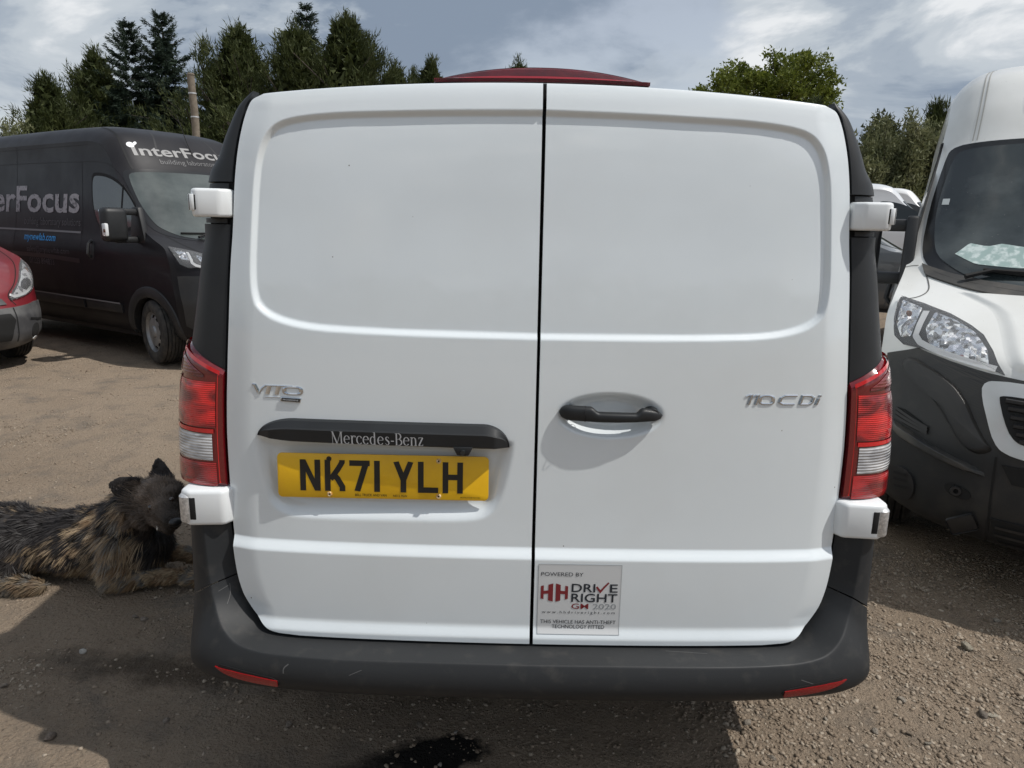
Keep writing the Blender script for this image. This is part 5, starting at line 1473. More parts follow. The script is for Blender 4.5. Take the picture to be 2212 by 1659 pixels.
DOORWIN = [(2.10, 1.98), (2.0, 2.005), (1.72, 1.97), (1.42, 1.85), (1.15, 1.61), (1.04, 1.44), (1.25, 1.40), (1.55, 1.345), (1.75, 1.33), (1.90, 1.40), (2.02, 1.55), (2.08, 1.75)]
def panel_van(name, label, loc, rotz, paint, plastic, screen_m, frit_m, line_m, group=None, detail=True, rim=(.42, .42, .42), steer=0.):
    t = thing(name, label, 'van', (loc[0], loc[1], 0), rotz, group)
    sh = Shell(VAN_T, (.95, 4.40), .34)
    body_o = sh.build(t, paint)
    sh.arch(t, plastic if detail else paint)
    # screen: black band, glass
    fr = patch(SCREEN, sh.sheet, .003, 1, .008, 160, round_n=1).build('windscreen', frit_m, t)
    patch(GLASS, sh.sheet, .0065, 1, .004, 160, round_n=1).build('windscreen_glass', screen_m, fr)
    for sx in (-1, 1):
        fs = sh.side(sx); sg = -1 if sx > 0 else 1
        sg = 1 if surf_n(fs, np.array([[2., 1.2]]))[1][0, 0] * sx > 0 else -1
        w_ = patch(DOORWIN, fs, .003, sg, .006, 90, round_n=2).build('door_window', RUBBER, t)
        c = np.mean(DOORWIN, 0); patch([tuple(c + (np.array(p) - c) * [.93, .90]) for p in DOORWIN], fs, .0055, sg, .003, 90, round_n=2).build('window_glass', mat('side_glass', (.030, .036, .036), .08, spec=.8, noise=(1.5, (.06, .07, .066), .4, .65)), w_)
        mb = ribbon([(1.47, 1.36), (1.45, 1.86)], fs, .03, .007, sg); mb.build('window_divider', RUBBER, w_)
        for p in ([(2.26, .42), (2.24, 1.05), (2.24, 1.36), (2.31, 2.09), (2.30, 2.12)], [(1.06, .80), (.98, 1.10), (1.02, 1.38), (1.30, 1.80), (1.66, 2.07), (2.0, 2.12), (2.30, 2.12), (2.35, 2.12)], [(2.31, 2.12), (3.0, 2.13), (4.2, 2.13), (5.2, 2.12)], [(3.82, .42), (3.83, 1.3), (3.83, 2.12)],
                  [(2.24, .42), (1.6, .41), (1.40, .45)], [(2.3, .42), (3.2, .42), (3.82, .42)], [(3.83, 2.12), (3.82, 2.32)], [(2.12, 2.30), (3.0, 2.30), (5.2, 2.29)]):
            ribbon(chaikin(p, 2, False), fs, .008, .0016, sg, 40).build('shut_line', line_m, t)
        hd = patch([(2.09, 1.29), (1.95, 1.27), (1.94, 1.05), (2.08, 1.06)], fs, .001, sg, .004, 40, round_n=2).build('door_handle', plastic, t)
        P, N = surf_n(fs, np.array([(2.015, 1.26), (2.01, 1.22), (2.01, 1.12), (2.015, 1.08)])); MB().tube(P + N * sg * np.array([[.005], [.035], [.035], [.005]]), .016, 8).build('grip', plastic, hd)
        for z0, z1, y0, y1 in ((.50, .60, 1.50, 2.22), (.50, .60, 2.28, 3.80)):
            patch([(y0, z0), (y1, z0), (y1, z1), (y0, z1)], fs, .014, sg, .016, 60, bulge=.006).build('rub_strip', plastic, t)
        mirror(t, sx, 1.12, 1.43, mat('mirror_plastic', (.011, .0115, .012), .5, noise=(5, (.02, .02, .02), .45, .7)), float(sh.w(1.45)))
    for sx in (-1, 1):
        for y in (.95, 4.40):
            make_wheel(t, (sx * .90, y, .34), .345, .225, steer if y < 2 else 0, hub=rim, side=sx)
    return t, sh, body_o

# dark lettered van on the left
BLACKP = mat('black_paint', (.007, .006, .008), .42, coat=.06, spec=.25, noise=(2.5, (.012, .011, .0118), .45, .8, 8), rnoise=(3, .5))
def dust_layer(m, amount=.5, color=(.14, .13, .125)):
    """pale dust lying on the upward faces"""
    nt = m.node_tree; b = nt.nodes['Principled BSDF']
    g = nt.nodes.new('ShaderNodeNewGeometry'); s = nt.nodes.new('ShaderNodeSeparateXYZ'); nt.links.new(g.outputs['True Normal'], s.inputs[0])
    t = nt.nodes.new('ShaderNodeTexCoord'); n = nt.nodes.new('ShaderNodeTexNoise'); n.inputs['Scale'].default_value = 2.2; n.inputs['Detail'].default_value = 7
    nt.links.new(t.outputs['Object'], n.inputs['Vector'])
    mr = nt.nodes.new('ShaderNodeMapRange'); mr.inputs['From Min'].default_value = .05; mr.inputs['From Max'].default_value = .75; mr.inputs['To Max'].default_value = amount
    nt.links.new(s.outputs[2], mr.inputs['Value'])
    mu = nt.nodes.new('ShaderNodeMath'); mu.operation = 'MULTIPLY'; nt.links.new(mr.outputs[0], mu.inputs[0])
    m2 = nt.nodes.new('ShaderNodeMapRange'); m2.inputs['From Min'].default_value = .3; m2.inputs['From Max'].default_value = .7; m2.inputs['To Min'].default_value = .4; nt.links.new(n.outputs['Fac'], m2.inputs['Value'])
    nt.links.new(m2.outputs[0], mu.inputs[1])
    mx = nt.nodes.new('ShaderNodeMix'); mx.data_type = 'RGBA'; mx.inputs[7].default_value = (*color, 1)
    src = b.inputs['Base Color']
    if src.is_linked: nt.links.new(src.links[0].from_socket, mx.inputs[6])
    else: mx.inputs[6].default_value = src.default_value
    nt.links.new(mu.outputs[0], mx.inputs[0]); nt.links.new(mx.outputs[2], b.inputs['Base Color'])
dust_layer(BLACKP, .30, (.060, .060, .064))
SCREEN_D = mat('dusty_screen', (.034, .042, .041), .14, spec=.7, noise=(1.4, (.125, .14, .134), .40, .72, 8))
add_specks(SCREEN_D, 60, .10, (.2, .2, .18), .5, .2)
LINE_D = mat('shut_line_dark', (.003, .003, .003), .6)
DARKPL = mat('dark_plastic', (.016, .016, .017), .5, noise=(4, (.034, .033, .032), .45, .75, 7))
dv, dsh, dbody = panel_van('dark_van', 'dusty black panel van with grey lettering on its side, parked beyond the dog', (-2.536, 6.135), radians(57.6), BLACKP, DARKPL, SCREEN_D, mat('dark_frit', (.012, .012, .013), .3), LINE_D, steer=radians(-12), rim=(.30, .30, .30))
def dark_van_extras():
    fs = dsh.side(-1)
    sg = 1 if surf_n(fs, np.array([[2., 1.2]]))[1][0, 0] < 0 else -1
    VIN = mat('vinyl_grey', (.36, .34, .35), .5, noise=(22, (.15, .14, .145), .56, .60, 6)); VINL = mat('vinyl_faded', (.11, .10, .105), .55, noise=(12, (.06, .055, .058), .45, .6)); BLU = mat('vinyl_blue', (.055, .40, .88), .5)
    def side_txt(body, a0, a1, z0, z1, m, **kw):
        v, f = fit_text(body, -a0, -a1, z0, z1, **kw); v[:, 0] *= -1
        P, N = surf_n(fs, v); mb = MB(); mb.add(P + N * sg * .0035, f); return mb.build('lettering', m, dbody, smooth=False)
    side_txt('InterFocus', 5.12, 2.33, 1.555, 1.87, VIN, bold=.02)
    side_txt('building laboratory solutions', 3.60, 2.29, 1.385, 1.50, VINL)
    side_txt('mynewlab.com', 3.56, 2.81, 1.205, 1.315, BLU, bold=.008)
    side_txt('sales@mynewlab.com', 3.48, 2.48, 1.075, 1.165, VINL)
    side_txt('01223 894833', 3.44, 2.85, .955, 1.025, VINL)
    STRIPE = mat('stripe_grey', (.19, .185, .19), .4)
    ribbon([(2.27, 1.345), (3.0, 1.35), (4.2, 1.352), (5.2, 1.35)], fs, .022, .003, sg, 40).build('side_crease', STRIPE, dbody)
    ribbon([(2.27, 1.03), (3.0, 1.055), (4.2, 1.06)], fs, .05, .0025, sg, 40).build('side_crease', mat('crease_dull', (.022, .020, .022), .35), dbody)
    ribbon([(1.50, .607), (2.22, .612), (2.9, .618), (3.8, .622)], fs, .016, .024, sg, 40).build('side_crease', STRIPE, dbody)
    # front: lettering above the screen, mark, aerial, bonnet lines, lamps
    VF = mat('vinyl_front', (.28, .275, .27), .5)
    def front_txt(body, q0, q1, s0, s1, m, slope=0., **kw):
        v, f = fit_text(body, q0, q1, s0, s1, **kw); v = v[:, ::-1].copy(); v[:, 0] += slope * (v[:, 1] - q0)
        P, N = surf_n(dsh.sheet, v); mb = MB(); mb.add(P + N * .0045, f); return mb.build('lettering', m, dbody, smooth=False)
    front_txt('InterFocus', -.775, .66, 11.03, 11.42, VF, .03, bold=.02)
    front_txt('building laboratory solutions', -.49, .80, 10.70, 10.93, mat('vinyl_front_dim', (.13, .128, .13), .5), .07)
    WH = mat('vinyl_white', (.78, .79, .80), .4)
    patch([(11.44 + .10 * sin(a), -.765 + .045 * cos(a)) for a in np.linspace(0, 2 * pi, 20, endpoint=False)], dsh.sheet, .005, 1, .003, 32).build('lettering', WH, dbody)
    patch([(11.42, -.715), (11.50, -.675), (11.56, -.685), (11.52, -.722)], dsh.sheet, .005, 1, .003, 24).build('lettering', WH, dbody)
    for q in (-1, 1):
        ribbon(chaikin([(12.85, .80 * q), (12.2, .83 * q), (11.4, .865 * q), (10.8, .86 * q), (10.5, .84 * q)], 2, False), dsh.sheet, .022, .002, 1, 40).build('roof_groove', LINE_D, dv)
        ribbon(chaikin([(6.05, .72 * q), (6.5, .78 * q), (7.05, .82 * q), (7.5, .86 * q)], 2, False), dsh.sheet, .010, .002, 1, 30).build('shut_line', LINE_D, dv)
        ribbon([(11.0, .5 * q), (12.6, .28 * q)], dsh.sheet, .02, .001, 1, 20).build('roof_crease', DARKPL, dv)
    P, N = surf_n(dsh.sheet, np.array([(11.15, .03)])); p = P[0]; MB().tube([p, p + np.array([.0, .10, .16]), p + np.array([.0, .26, .48])], [.008, .005, .003], 6).build('aerial', RUBBER, dv)
    for q in (-1, 1):
        headlamp(dv, dsh, HEAD, [('reflector', [(5.75, -.80), (5.55, -.66), (5.0, -.60), (5.02, -.80)], REFLECTOR, .004), ('running_light', [(5.84, -.853), (5.45, -.862), (5.12, -.866), (4.99, -.845), (4.92, -.78), (4.88, -.70), (4.80, -.575)], DRLW, .006),
                                 ('indicator_lens', [(5.9, -.94), (5.85, -.87), (5.3, -.87), (5.25, -.93)], REFLECTOR, .004)], q)
    patch([(4.55, -.5), (4.55, .5), (3.2, .55), (2.4, .45), (2.3, 0), (2.4, -.45), (3.2, -.55)], dsh.sheet, .012, 1, .01, 80, round_n=1).build('grille', DARKPL, dv)
    patch([(2.2, -.97), (3.9, -.97), (4.2, -.80), (2.6, -.6), (2.2, 0), (2.6, .6), (4.2, .80), (3.9, .97), (2.2, .97), (1.0, .97), (.3, .8), (.2, 0), (.3, -.8), (1.0, -.97)], dsh.sheet, .008, 1, .01, 120, c=(1.2, 0)).build('bumper', DARKPL, dv)
    wiper(dv, dsh, [(7.35, -.55), (7.6, -.45), (7.75, -.3), (7.8, -.1)], [(7.7, -.7), (7.75, -.3), (7.8, .1)], RUBBER)
dark_van_extras()

dust_layer(BUMPER, .10, (.10, .094, .085))
# large white van on the right
WHITE2 = mat('white_paint_dusty', (.72, .725, .70), .38, coat=.5, noise=(1.8, (.60, .595, .56), .42, .78, 9))
add_specks(WHITE2, 55, .075, (.20, .18, .14), .8, .16); add_specks(WHITE2, 21, .035, (.15, .13, .10), .8, .15)
SCREEN_W = mat('dirty_screen', (.020, .026, .027), .07, spec=.7, noise=(1.7, (.10, .115, .115), .46, .72, 9))
add_specks(SCREEN_W, 48, .075, (.28, .28, .26), .6, .22)
PL_W = mat('dirty_plastic', (.014, .0155, .017), .52, noise=(3.2, (.048, .045, .040), .46, .72, 9), bump=(260, .25, .002, 2)); dust_layer(PL_W, .45, (.11, .095, .075))
wv_, wsh, wbody = panel_van('high_roof_van', 'tall dusty white panel van facing the camera with grey bumper, at the right edge', (2.373, .796), radians(-28.4), WHITE2, PL_W, SCREEN_W, mat('light_frit', (.010, .011, .012), .25, noise=(6, (.03, .03, .028), .5, .75)), mat('shut_line_grey', (.10, .10, .095), .6), rim=(.3, .3, .3))
def white_van_extras():
    sh = wsh
    flip = lambda P: [(u, -v) for u, v in P]
    sym = lambda P: P + [(u, -v) for u, v in P[::-1]]
    # bumper skin in dark plastic, wrapped round the nose
    B = sym([(4.06, -.965), (4.50, -.895), (4.80, -.85), (4.72, -.72), (4.62, -.60), (4.52, -.40), (4.5, -.15)]) + [(3.2, .975), (2.0, .98), (1.0, .98), (.3, .97), (.05, .6), (.0, 0), (.05, -.6), (.3, -.97), (1.0, -.98), (2.0, -.98), (3.2, -.975)]
    bo = patch(B, sh.sheet, .010, 1, .012, 160, c=(2.3, 0), rings=(1., .985, .96, .9, .8, .7, .6, .5, .4, .3, .2, .1)).build('bumper', PL_W, wv_)
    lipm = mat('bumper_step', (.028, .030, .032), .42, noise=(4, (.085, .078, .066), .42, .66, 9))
    for P_, fl in (([(4.50, -.885), (4.22, -.76), (3.8, -.672), (3.03, -.607), (2.53, -.567), (2.3, -.54), (2.05, -.60), (2.35, -.66), (2.9, -.70), (3.4, -.76), (3.75, -.84), (3.95, -.92)], 0),):
        for g in (lambda p: p, flip):
            patch(g(P_), sh.sheet, .026, 1, .003, 90, c=g([(3.3, -.72)])[0], round_n=1, bulge=.014, rings=(1., .97, .94, .9, .86, .82, .75, .55, .3, .1), ramp=.14).build('bumper_wing', PL_W, bo)
    for g in (lambda p: p, flip):
        # ledge that catches the light, side vent, fog lamp, towing cover
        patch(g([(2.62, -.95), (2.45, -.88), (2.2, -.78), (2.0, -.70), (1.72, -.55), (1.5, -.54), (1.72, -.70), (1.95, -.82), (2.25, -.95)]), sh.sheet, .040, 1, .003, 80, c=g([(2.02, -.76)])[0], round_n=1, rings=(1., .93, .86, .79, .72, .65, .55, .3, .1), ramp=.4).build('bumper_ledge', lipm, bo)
        v_ = patch(g([(3.0, -.90), (2.65, -.77), (2.35, -.78), (2.55, -.90)]), sh.sheet, .013, 1, .006, 50, round_n=1).build('side_vent', RUBBER, bo)
        for k in (.25, .5, .75):
            a_, b_ = g([(3.0 - .5 * k, -.895)])[0], g([(2.68 - .33 * k, -.775)])[0]
            ribbon([a_, b_], sh.sheet, .012, .020, 1, 10).build('vent_slat', DARKPL, v_)
        fo = patch(g([(.95 + .30 * sin(a), -.865 + .050 * cos(a)) for a in np.linspace(0, 2 * pi, 24, endpoint=False)]), sh.sheet, .016, 1, .012, 40).build('fog_lamp_blank', DARKPL, bo)
        for k in (-.12, 0, .12):
            ribbon(g([(.95 + k, -.89), (.95 + k + .05, -.84)]), sh.sheet, .012, .022, 1, 8).build('vent_slat', RUBBER, fo)
    tw = patch([(1.28, -.705), (1.22, -.615), (.98, -.61), (1.02, -.70)], sh.sheet, .014, 1, .01, 50, round_n=2).build('towing_socket', RUBBER, bo)
    P, N = surf_n(sh.sheet, np.array([(1.14, -.66)])); MB().lathe([(.010, -.004), (.020, -.004), (.022, .004), (.020, .01)], 18, 'y', tuple(P[0] + N[0] * .022)).build('towing_eye', DARKPL, tw)
    P, N = surf_n(sh.sheet, np.array([(.66, -.63)])); c = P[0] + N[0] * .035
    MB().box(tuple(c), (.105, .012, .085), .012, 2, Matrix.Rotation(radians(-28), 4, 'Y') @ Matrix.Rotation(radians(18), 4, 'X')).build('towing_cover', DARKPL, bo)
    for q in (-1, 1):
        ribbon([(2.2, -.54 * -q), (.85, -.545 * -q), (.1, -.56 * -q)], sh.sheet, .008, .0125, 1, 20).build('shut_line', RUBBER, bo)
    # lower air intake with slats
    lo = patch([(2.02, -.52), (2.02, .52), (1.55, .48), (1.55, -.48)], sh.sheet, .016, 1, .008, 70).build('lower_intake', RUBBER, bo)
    low2 = patch([(.82, -.54), (.82, .54), (.35, .5), (.35, -.5)], sh.sheet, .016, 1, .008, 70).build('lower_intake', RUBBER, bo)
    for k in (.45, .6, .72):
        ribbon([(k, -.52), (k, 0), (k, .52)], sh.sheet, .012, .024, 1, 30).build('intake_slat', DARKPL, low2)
    # grille
    GO = [(4.42, -.40), (4.36, -.58), (4.1, -.612), (3.7, -.605), (3.2, -.578), (2.62, -.55), (2.36, -.52), (2.24, -.44), (2.14, -.2)]
    GO = GO + [(u, -v) for u, v in GO[::-1]]
    gs = patch(GO, sh.sheet, .030, 1, .025, 140, c=(3.3, 0), round_n=1).build('grille_surround', mat('grille_white', (.62, .64, .64), .35, coat=.4, noise=(3, (.50, .50, .47), .45, .75, 8)), wv_)
    GI = [(3.92, -.42), (3.90, -.545), (3.80, -.552), (3.3, -.528), (2.86, -.497), (2.66, -.465), (2.56, -.3)]
    GI = GI + [(u, -v) for u, v in GI[::-1]]
    gh = patch(GI, sh.sheet, .033, 1, .004, 140, c=(3.2, 0), round_n=1).build('grille_opening', RUBBER, gs)
    for s_ in (2.78, 2.98, 3.18, 3.38, 3.58, 3.76):
        w_ = .47 + .06 * (s_ - 2.78)
        P, N = surf_n(sh.sheet, np.array([(s_, v) for v in np.linspace(-w_, w_, 40)]))
        MB().grid(np.stack([P + N * .034 + [0, 0, .012], P + N * .046 + [0, 0, .006], P + N * .046 + [0, 0, -.006], P + N * .034 + [0, 0, -.010]])).build('grille_slat', DARKPL, gs)
    # headlamps
    for q in (-1, 1):
        headlamp(wv_, sh, HEAD, [('reflector', [(5.90, -.82), (5.80, -.735), (5.60, -.66), (5.28, -.612), (4.90, -.60), (4.97, -.72), (5.06, -.815), (5.4, -.838)], REFLECTOR, .006),
                                 ('running_light', [(5.84, -.853), (5.45, -.862), (5.12, -.866), (4.99, -.845), (4.92, -.78), (4.88, -.70), (4.80, -.575)], DRLW, .008),
                                 ('indicator_lens', [(5.95, -.955), (5.93, -.873), (5.05, -.885), (4.85, -.92), (5.2, -.950)], REFLECTOR, .005), ('indicator_bulb', [(5.70, -.925), (5.70, -.902), (5.52, -.902), (5.52, -.925)], AMBER, .008)], q)
    # bonnet: creases, gap to the bumper, raised centre
    LG = mat('shut_line_grey')
    for q in (-1, 1):
        ribbon(chaikin([(6.05, -.955 * -q), (6.3, -.90 * -q), (6.65, -.865 * -q), (7.1, -.885 * -q), (7.5, -.91 * -q), (7.66, -.925 * -q)], 2, False), sh.sheet, .006, .002, 1, 40).build('shut_line', LG, wv_)
        ribbon(chaikin([(7.42, -.999 * -q), (7.55, -.975 * -q), (7.62, -.945 * -q)], 2, False), sh.sheet, .005, .002, 1, 14).build('shut_line', LG, wv_)
    BON = [(6.95, -.80), (6.62, -.69), (6.32, -.605), (5.85, -.578), (5.2, -.55), (4.86, -.52), (4.72, -.42), (4.66, -.2)]
    BON = BON + [(u, -v) for u, v in BON[::-1]]
    patch(BON, sh.sheet, .016, 1, .003, 140, c=(5.9, 0), rings=(1., .985, .97, .955, .94, .925, .91, .89, .75, .55, .3, .1), round_n=2, ramp=.10).build('bonnet', WHITE2, wv_, angle=60)
    # cowl, wipers, papers behind the glass
    CW = [(7.68, -.93), (7.50, -.86), (7.30, -.74), (7.04, -.48), (6.95, -.2), (6.95, .2), (7.04, .48), (7.30, .74), (7.50, .86), (7.68, .93), (7.30, .90), (6.98, .72), (6.72, .48), (6.66, 0), (6.72, -.48), (6.98, -.72), (7.30, -.90)]
    cw = patch(CW, sh.sheet, .010, 1, .012, 150, c=(6.86, 0), rings=(1., .95, .85, .7)).build('cowl', mat('cowl_plastic', (.035, .034, .032), .6, noise=(5, (.11, .10, .085), .42, .7, 8)), wv_)
    for k in range(5):
        ribbon([(6.80, -.46 + .035 * k), (6.93, -.46 + .035 * k)], sh.sheet, .012, .014, 1, 6).build('cowl_slot', RUBBER, cw)
    wiper(wv_, sh, [(7.34, -.73), (7.5, -.69), (7.68, -.62), (7.66, -.2)], [(7.72, -.66), (7.66, -.4), (7.6, .1)], RUBBER)
    PAP = mat('papers_behind_glass', (.34, .45, .42), .3, noise=(30, (.62, .70, .67), .45, .62, 3), coat=1)
    patch([(8.02, -.795), (8.24, -.74), (8.20, -.66), (8.26, -.60), (8.2, -.45), (8.05, -.42), (7.84, -.50), (7.86, -.70)], sh.sheet, .0085, 1, .001, 40).build('papers', PAP, wv_)
    MB().grid(surf_n(sh.sheet, np.array([[(8.95 + a, -.915 + b) for b in (0, .035)] for a in (0, .14)]))[0] + np.array([0, -.009, .004])).build('tax_card', mat('card_pale', (.45, .48, .47), .5), wv_)
    # roof: drip groove and stamped panel
    for q in (-1, 1):
        for d in (0, .022):
            ribbon(chaikin([(12.95, (.70 + d) * q), (12.6, (.765 + d) * q), (12.0, (.80 + d) * q), (11.2, (.815 + d) * q), (10.55, (.815 + d) * q)], 2, False), sh.sheet, .006, .0015, 1, 40).build('roof_groove', mat('groove_grime', (.36, .35, .32), .7), wv_)
    IN = [(12.5, -.52), (11.8, -.595), (11.1, -.615), (10.86, -.57), (10.8, -.4), (10.8, .4), (10.86, .57), (11.1, .615), (11.8, .595), (12.5, .52)]
    patch(IN, sh.sheet, .016, 1, .003, 120, round_n=2, rings=(1., .985, .97, .955, .94, .925, .91, .89, .75, .55, .3, .1), ramp=.10).build('roof_panel', WHITE2, wv_, angle=70)
    MB().tube([p for p in surf_n(sh.sheet, np.array([(s_, -.985) for s_ in np.linspace(7.7, 10.6, 20)]))[0] + np.array([-.010, .02, 0])], .010, 6).build('door_rubber', RUBBER, wv_)
white_van_extras()

# red van at the left edge
REDP = mat('red_paint', (.17, .008, .015), .34, coat=.5, noise=(3, (.13, .009, .015), .45, .7)); dust_layer(REDP, .18, (.30, .20, .19))
FADED = mat('faded_plastic', (.052, .052, .055), .6, noise=(4, (.13, .128, .125), .42, .68, 8))
def red_van():
    t = thing('red_van', 'red van with a clear headlamp and faded grey bumper cut off by the left edge', 'van', (RED_LOC[0], RED_LOC[1], 0), RED_ROT)
    sh = Shell(RED_T, (.93, 3.75), .32, .24)
    sh.build(t, REDP); sh.arch(t, REDP, wdt=.03)
    B = [(3.1, .975), (3.35, .85), (3.25, .6), (3.2, .3), (3.2, -.3), (3.25, -.6), (3.35, -.85), (3.1, -.975), (2., -.98), (1., -.98), (.3, -.97), (0, -.6), (0, .6), (.3, .97), (1., .98), (2., .98)]
    bo = patch(B, sh.sheet, .014, 1, .016, 140, c=(1.6, 0), rings=(1., .985, .96, .9, .8, .7, .6, .5, .4, .3, .2, .1)).build('bumper', FADED, t)
    patch([(2.6, -.50), (2.6, .50), (1.9, .55), (.7, .5), (.7, -.5), (1.9, -.55)], sh.sheet, .020, 1, .006, 80).build('lower_intake', RUBBER, bo)
    for q in (-1, 1):
        patch([(1.05 + .42 * sin(a), q * (.80 + .055 * cos(a))) for a in np.linspace(0, 2 * pi, 24, endpoint=False)], sh.sheet, .018, 1, .006, 40).build('fog_lamp_hole', SHADOWBLACK, bo)
        patch([(.62, q * .86), (.72, q * .80), (.55, q * .77), (.45, q * .83)], sh.sheet, .022, 1, .01, 24, round_n=1).build('fog_lamp_stub', DRLW, bo)
        ribbon([(1.9, q * .72), (1.75, q * .82), (1.65, q * .92)], sh.sheet, .02, .018, 1, 14).build('bumper_crease', RUBBER, bo)
        ribbon([(3.2, q * .55), (.6, q * .58)], sh.sheet, .012, .017, 1, 14).build('bumper_crease', RUBBER, bo)
        H = [(5.98, -.955), (5.8, -.86), (5.2, -.72), (4.7, -.62), (4.2, -.56), (3.85, -.55), (3.95, -.70), (4.2, -.86), (4.6, -.95), (5.3, -.975)]
        headlamp(t, sh, H, [('reflector', [(5.75, -.93), (5.5, -.82), (4.95, -.70), (4.2, -.58), (4.0, -.60), (4.2, -.82), (4.7, -.93)], mat('bright_reflector', (.80, .81, .82), .25, metal=.3, noise=(24, (.22, .23, .24), .50, .60, 3)), .005), ('lamp_bowl', [(4.75 + .38 * sin(a), -.79 + .075 * cos(a)) for a in np.linspace(0, 2 * pi, 20, endpoint=False)], CHROME, .008),
                            ('running_light', [(4.35, -.56), (4.1, -.60), (4.15, -.72), (4.4, -.84)], DRLW, .006), ('indicator_bulb', [(5.5, -.93), (5.5, -.89), (5.1, -.91)], AMBER, .010)], q)
        ribbon(chaikin([(3.4, .60 * q), (4.3, .52 * q), (5.2, .68 * q), (5.9, .82 * q), (6.6, .88 * q), (7.4, .9 * q)], 2, False), sh.sheet, .010, .002, 1, 40).build('shut_line', RUBBER, t)
        fs = sh.side(q); sg = 1 if surf_n(fs, np.array([[2., .9]]))[1][0, 0] * q > 0 else -1
        patch([(2.5, 1.62), (2.0, 1.60), (1.45, 1.22), (1.4, 1.14), (2.5, 1.14)], fs, .004, sg, .006, 60, round_n=1).build('door_window', GLASSD, t)
        if q < 0: mirror(t, q, 1.75, 1.2, FADED, float(sh.w(1.2)))
    patch([(4.1, -.46), (4.1, .46), (3.55, .5), (3.55, -.5)], sh.sheet, .012, 1, .01, 70).build('grille', FADED, t)
    S2 = [(10.3, -.90), (10.4, 0), (10.3, .90), (9., .93), (7.9, .90), (7.6, .7), (7.5, 0), (7.6, -.7), (7.9, -.90), (9., -.93)]
    patch(S2, sh.sheet, .004, 1, .006, 100, round_n=1).build('windscreen', GLASSD, t)
    for sx in (-1, 1):
        for y in (.93, 3.75): make_wheel(t, (sx * .80, y, .32), .325, .2, side=sx, hub=(.3, .3, .3))
RED_LOC, RED_ROT = (-5.22, 4.86), radians(57.0)
red_van()

# vehicles glimpsed in the gap on the right
def far_van(label, loc, rotz, paint, roofscale=1.):
    t = thing('parked_van', label, 'van', (loc[0], loc[1], float(ground_z(loc[0], loc[1] + 1.5)) + .01), rotz, 'vans parked far behind on the right')
    sh = Shell(VAN_T * [1, 1, roofscale, 1, roofscale, 1], (.95, 4.40), .34, fine=.55)
    sh.build(t, paint); sh.arch(t, DARKPL)
    patch([(s_, q) for s_, q in SCREEN], sh.sheet, .004, 1, .008, 70).build('windscreen', GLASSD, t)
    for sx in (-1, 1):
        fs = sh.side(sx); sg = 1 if surf_n(fs, np.array([[2., 1.2]]))[1][0, 0] * sx > 0 else -1
        patch([(a, z * roofscale) for a, z in DOORWIN], fs, .004, sg, .006, 50, round_n=1).build('door_window', GLASSD, t)
        ribbon([(2.3, 2.12 * roofscale), (5.2, 2.12 * roofscale)], fs, .012, .002, sg, 12).build('shut_line', LINE_D, t)
        for y in (.95, 4.40): make_wheel(t, (sx * .9, y, .34), .345, .22, side=sx)
    for q in (-1, 1): patch([(u, q * -v) for u, v in HEAD], sh.sheet, .006, 1, .008, 40).build('headlamp', REFLECTOR, t)
    patch([(4.1, -.95), (4.6, 0), (4.1, .95), (2, .97), (.3, .9), (0, 0), (.3, -.9), (2, -.97)], sh.sheet, .010, 1, .012, 80, c=(2, 0)).build('bumper', DARKPL, t)
    return t
SILV = mat('silver_paint', (.62, .64, .66), .3, coat=.6); WHP = mat('plain_white_paint', (.76, .77, .77), .35, coat=.5)
far_van('pale silver van side on, seen in the gap between the two white vans', (10.75, 16.2), radians(80), SILV, .80)
far_van('more distant white van with a box-like roof, seen in the gap on the right', (14.9, 22.5), radians(62), WHP, .92)
def grey_car():
    t = thing('grey_car', 'grey car seen through the narrow gap beside the tall white van', 'car', (6.4, 8.0, float(ground_z(6.4, 8.5)) + .01), radians(62))
    GP = mat('grey_paint', (.085, .09, .095), .28, coat=.8)
    sh = Shell(CAR_T, (.85, 3.35), .31, .2, fine=.7); sh.build(t, GP); sh.arch(t, GP, wdt=.03)
    patch([(10.3, -.88), (10.4, 0), (10.3, .88), (9., .92), (7.9, .88), (7.55, 0), (7.9, -.88), (9., -.92)], sh.sheet, .004, 1, .006, 80, round_n=1).build('windscreen', GLASSD, t)
    patch([(14.1, -.8), (14.1, .8), (15.0, .85), (15.0, -.85)], sh.sheet, .004, 1, .006, 60).build('rear_window', GLASSD, t)
    for sx in (-1, 1):
        fs = sh.side(sx); sg = 1 if surf_n(fs, np.array([[2., .9]]))[1][0, 0] * sx > 0 else -1
        for p in ([(2.35, 1.38), (2.0, 1.35), (1.5, 1.10), (1.45, 1.02), (2.35, 1.02)], [(2.42, 1.38), (3.0, 1.36), (3.5, 1.22), (3.55, 1.05), (2.42, 1.02)]):
            patch(p, fs, .004, sg, .005, 50, round_n=1).build('side_window', GLASSD, t)
        patch([(3.75, .92), (3.95, .95), (4.0, .70), (3.8, .68)], fs, .006, sg, .006, 30, round_n=1).build('tail_lamp', RED_EDGE, t)
        for y in (.85, 3.35): make_wheel(t, (sx * .76, y, .31), .315, .19, side=sx)
        MB().box((sx * .96, 1.5, .98), (.18, .10, .13), .03).build('mirror', GP, t)
    for q in (-1, 1): patch([(5.6, q * .9), (5.5, q * .66), (4.4, q * .55), (4.3, q * .85)], sh.sheet, .006, 1, .006, 40, round_n=1).build('headlamp', REFLECTOR, t)
    patch([(3.6, -.5), (3.6, .5), (2.6, .55), (2.6, -.55)], sh.sheet, .005, 1, .006, 50).build('grille', RUBBER, t)
grey_car()
